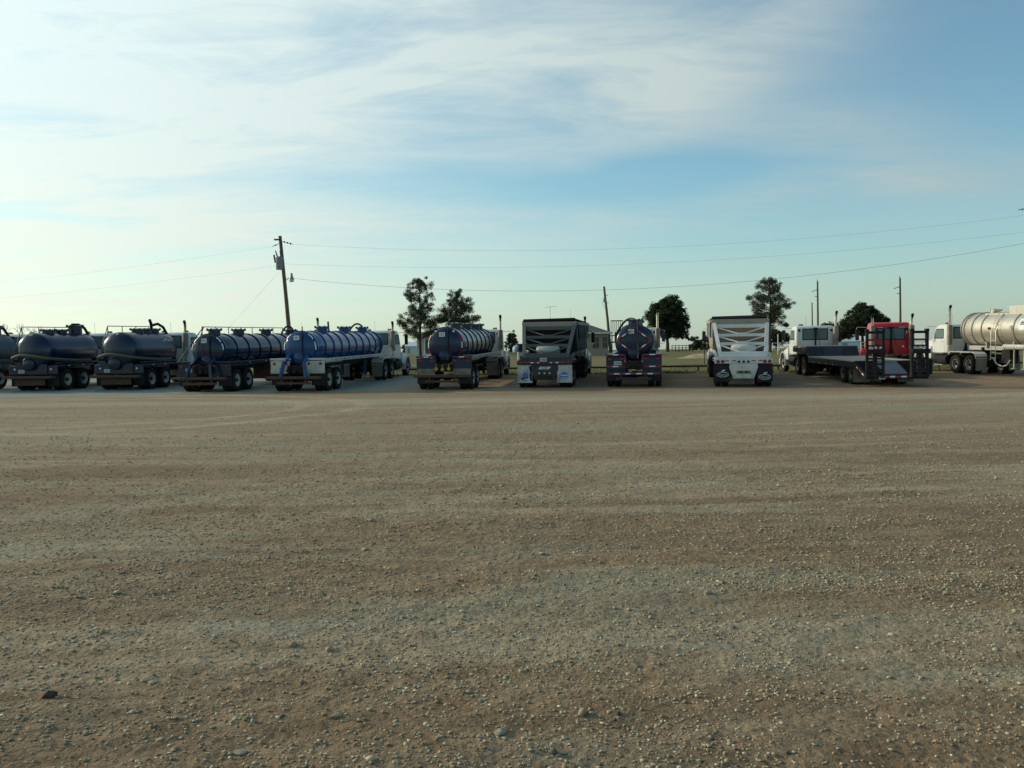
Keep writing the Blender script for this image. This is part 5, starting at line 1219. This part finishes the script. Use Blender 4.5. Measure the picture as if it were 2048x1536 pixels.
h2, W2 = make_house('tan brick house with grey hip roof behind the charcoal belly dump', 1072, 1217, 112, 8.5, M_brick, 2.65, 4.2, .40, [(2.0, 1.5, 1.4, 1.2), (5.0, 1.5, 1.2, 1.2), (7.25, 1.55, .75, 1.3), (8.35, 1.55, .55, 1.3)])
an = part('tv_antenna', MB().tube([(1.9, 3.0, 3.6), (1.9, 3.0, 6.1)], .022, 6).tube([(1.25, 3.0, 5.95), (2.75, 3.0, 6.12)], .018, 6), M_steel, h2)
for k in range(7):
    q = 1.35+k*.2; part('antenna_rod', MB().tube([(q-.06, 3.0-.5+.03*k, 5.97+k*.02), (q+.06, 3.5-.03*k, 5.99+k*.02)], .010, 5), M_steel, an)
part('whip_antenna', MB().tube([(4.4, 3.0, 3.6), (4.4, 3.0, 5.7)], .014, 5), M_steel, h2)
def make_shed(label, px0, px1, Y, he, hr, dep=8, roofm=M_metroof, wall=M_metroof, kind='shed', gable_front=False):
    a, b = GX(px0, Y), GX(px1, Y); W = b.x-a.x; r = empty(kind, (a.x, Y, a.z-.1)); tag(r, label, 'shed')
    part('walls', MB().box((W/2, dep/2, he/2), (W, dep, he)), wall, r)
    if gable_front: part('roof', MB().prism([(-.2, he), (W/2, hr), (W+.2, he), (W+.2, he+.1), (W/2, hr+.12), (-.2, he+.1)], 'y', -.2, dep+.2), roofm, r); part('gable', MB().prism([(0, he-.01), (W, he-.01), (W/2, hr-.02)], 'y', .0, .1), wall, r)
    else: part('roof', MB().prism([(-.25, he-.02), (dep/2, hr), (dep+.25, he-.02), (dep+.25, he+.1), (dep/2, hr+.12), (-.25, he+.1)], 'x', -.2, W+.2), roofm, r)
    part('door', MB().box((W*.3, -.03, he*.42), (W*.22, .05, he*.8)), M_steel, r)
make_shed('pale metal roofed shed far behind the bright blue trailer cab', 811, 833, 175, 1.4, 2.2, 6)
make_shed('long white metal shed far behind the equipment trailer', 1676, 1722, 190, 1.5, 2.3, 8)
make_shed('far pale blue roofed shed beyond the slate vacuum truck', 338, 352, 180, 2.6, 3.6, 7)
# storage tank on the skyline between trailers
b = GX(1035, 150); r = empty('storage_tank', b); tag(r, 'pale blue domed storage tank on the field behind a white pipe post', 'tank')
part('tank_body', MB().lathe([(-.1, .75), (.25, .80), (.75, .80), (1.05, .62), (1.22, .25), (1.25, .02)], 'z', n=22), M_paleblue, r, 40); part('tank_cap', MB().lathe([(1.20, .26), (1.38, .26), (1.42, .1)], 'z', n=14), M_char, r, 40)
for px, Y, h, lab in ((1036.5, 74, .95, 'white pipe post standing in the grass by the charcoal belly dump'), (1409, 72, 1.15, 'thin dark rod post in the grass beside the white belly dump'), (1556, 105, 2.2, 'white pipe post with a pale cap beside the broad pine')):
    b = GX(px, Y); r = empty('pipe_post', b); tag(r, lab, 'post')
    part('shaft', MB().tube([(0, 0, -.2), (0, 0, h)], .055 if Y != 72 else .03, 8), M_trim if Y != 72 else M_pipe, r, 60); part('cap', MB().lathe([(h-.01, .07), (h+.05, .06), (h+.07, .02)], 'z', n=10), M_trim if Y != 72 else M_pipe, r, 40)
    if Y == 105: part('brace', MB().tube([(0, 0, 1.4), (1.6, 0, .1)], .05, 6), M_trim, r)
# corral fence under the round tree
def make_fence(label, px0, px1, Y, h, n, mat, rails):
    a, b = GX(px0, Y), GX(px1, Y); L = b.x-a.x; r = empty('pipe_fence', a); tag(r, label, 'fence')
    for k in range(n): part('post', MB().tube([(L*k/(n-1), 0, -.2), (L*k/(n-1), 0, h)], .06, 6), mat, r, 60)
    for z in rails: part('rail', MB().tube([(0, 0, z), (L, 0, z)], .045, 6), mat, r, 60)
make_fence('dark pipe corral fence beside the round tree trunk', 1344, 1386, 128, .95, 7, M_pipe, (.25, .58, .92))
make_fence('pale pipe fence running behind the broad pine', 1545, 1640, 135, 1.1, 8, M_trim, (.5, 1.05))
make_fence('pale pipe fence on the far field behind the red tractor', 1722, 1890, 140, 1.0, 12, M_trim, (.5, .95))
# sandy spoil heap
def make_mound():
    b = GX(1394, 92); n = 40; m = MB(); vs = []; fs = []
    for j in range(18):
        for i in range(n):
            u, v = i/(n-1)*2-1, j/17*2-1; q = max(0, 1-u*u-v*v); h = .42*q**1.2*(.7+.6*vnoise(np.array([u*4.0+7]), np.array([v*4.0+3]), 5)[0])*(1+.5*u)
            vs.append((u*2.3, v*2.2, h-.08))
    for j in range(17):
        for i in range(n-1): fs.append((j*n+i, j*n+i+1, (j+1)*n+i+1, (j+1)*n+i))
    o = obj('dirt_mound', m.add(vs, fs).mesh('dirt_mound', 60), plain('sandy spoil', (.34, .25, .16), .95, 0, .3, 3), None, tuple(b)); tag(o, 'low sandy dirt mound on the grass near the corral fence', 'mound')
make_mound()
b = GX(1048, 150); r = empty('utility_trailer', b); tag(r, 'small dark utility trailer parked far off beside the storage tank', 'trailer')
part('box_body', MB().box((0, 0, .95), (1.7, 3.0, .9)), M_black, r, bevel=.04); part('bed', MB().box((0, -.3, .42), (1.9, 3.8, .16)), M_black, r)
for s in (-1, 1): part('wheel', MB().lathe([(s*.8, .1), (s*.8, .33), (s*1.0, .33), (s*1.0, .1)], 'x', (0, 0, .33), n=14), M_tyre, r, 40)
# ------------------------------------------------------------------ grass tufts along the yard edge
def make_grass():
    rg = np.random.default_rng(4); n = 42000; y = 53.8+rg.uniform(0, 1, n)**1.7*16; x = rg.uniform(-16, 40, n)
    keep = (y > 54.1+.9*vnoise(x*.8, x*0, 8)) & (rg.uniform(0, 1, n) < .25+.9*vnoise(x*.6, y*.9, 3)); x, y = x[keep], y[keep]; n = len(x); z = Tv(y)-.03
    h = rg.uniform(.03, .11, n)*(.6+.8*vnoise(x*.5, y*.5, 2)); a = rg.uniform(0, 6.28, n); w = rg.uniform(.015, .04, n); lx, ly = rg.normal(0, .05, n), rg.normal(0, .05, n)
    V = np.stack([np.stack([x-np.cos(a)*w, y-np.sin(a)*w, z], 1), np.stack([x+np.cos(a)*w, y+np.sin(a)*w, z], 1), np.stack([x+lx, y+ly, z+h+.03], 1)], 1).reshape(-1, 3).astype(np.float32)
    me = bpy.data.meshes.new('grass'); me.vertices.add(3*n); me.vertices.foreach_set('co', V.ravel()); me.loops.add(3*n); me.loops.foreach_set('vertex_index', np.arange(3*n, dtype=np.int32))
    me.polygons.add(n); me.polygons.foreach_set('loop_start', np.arange(0, 3*n, 3, dtype=np.int32)); me.update(calc_edges=True)
    at = me.attributes.new('tone', 'FLOAT', 'POINT'); at.data.foreach_set('value', np.repeat(rg.uniform(0, 1, n), 3).astype(np.float32))
    tag(obj('grass_tufts', me, mat_leaf('grass blades', (.06, .075, .022), (.19, .165, .07), .3)), 'short green and straw grass along the edge of the yard', 'grass', None, 'stuff')
make_grass()
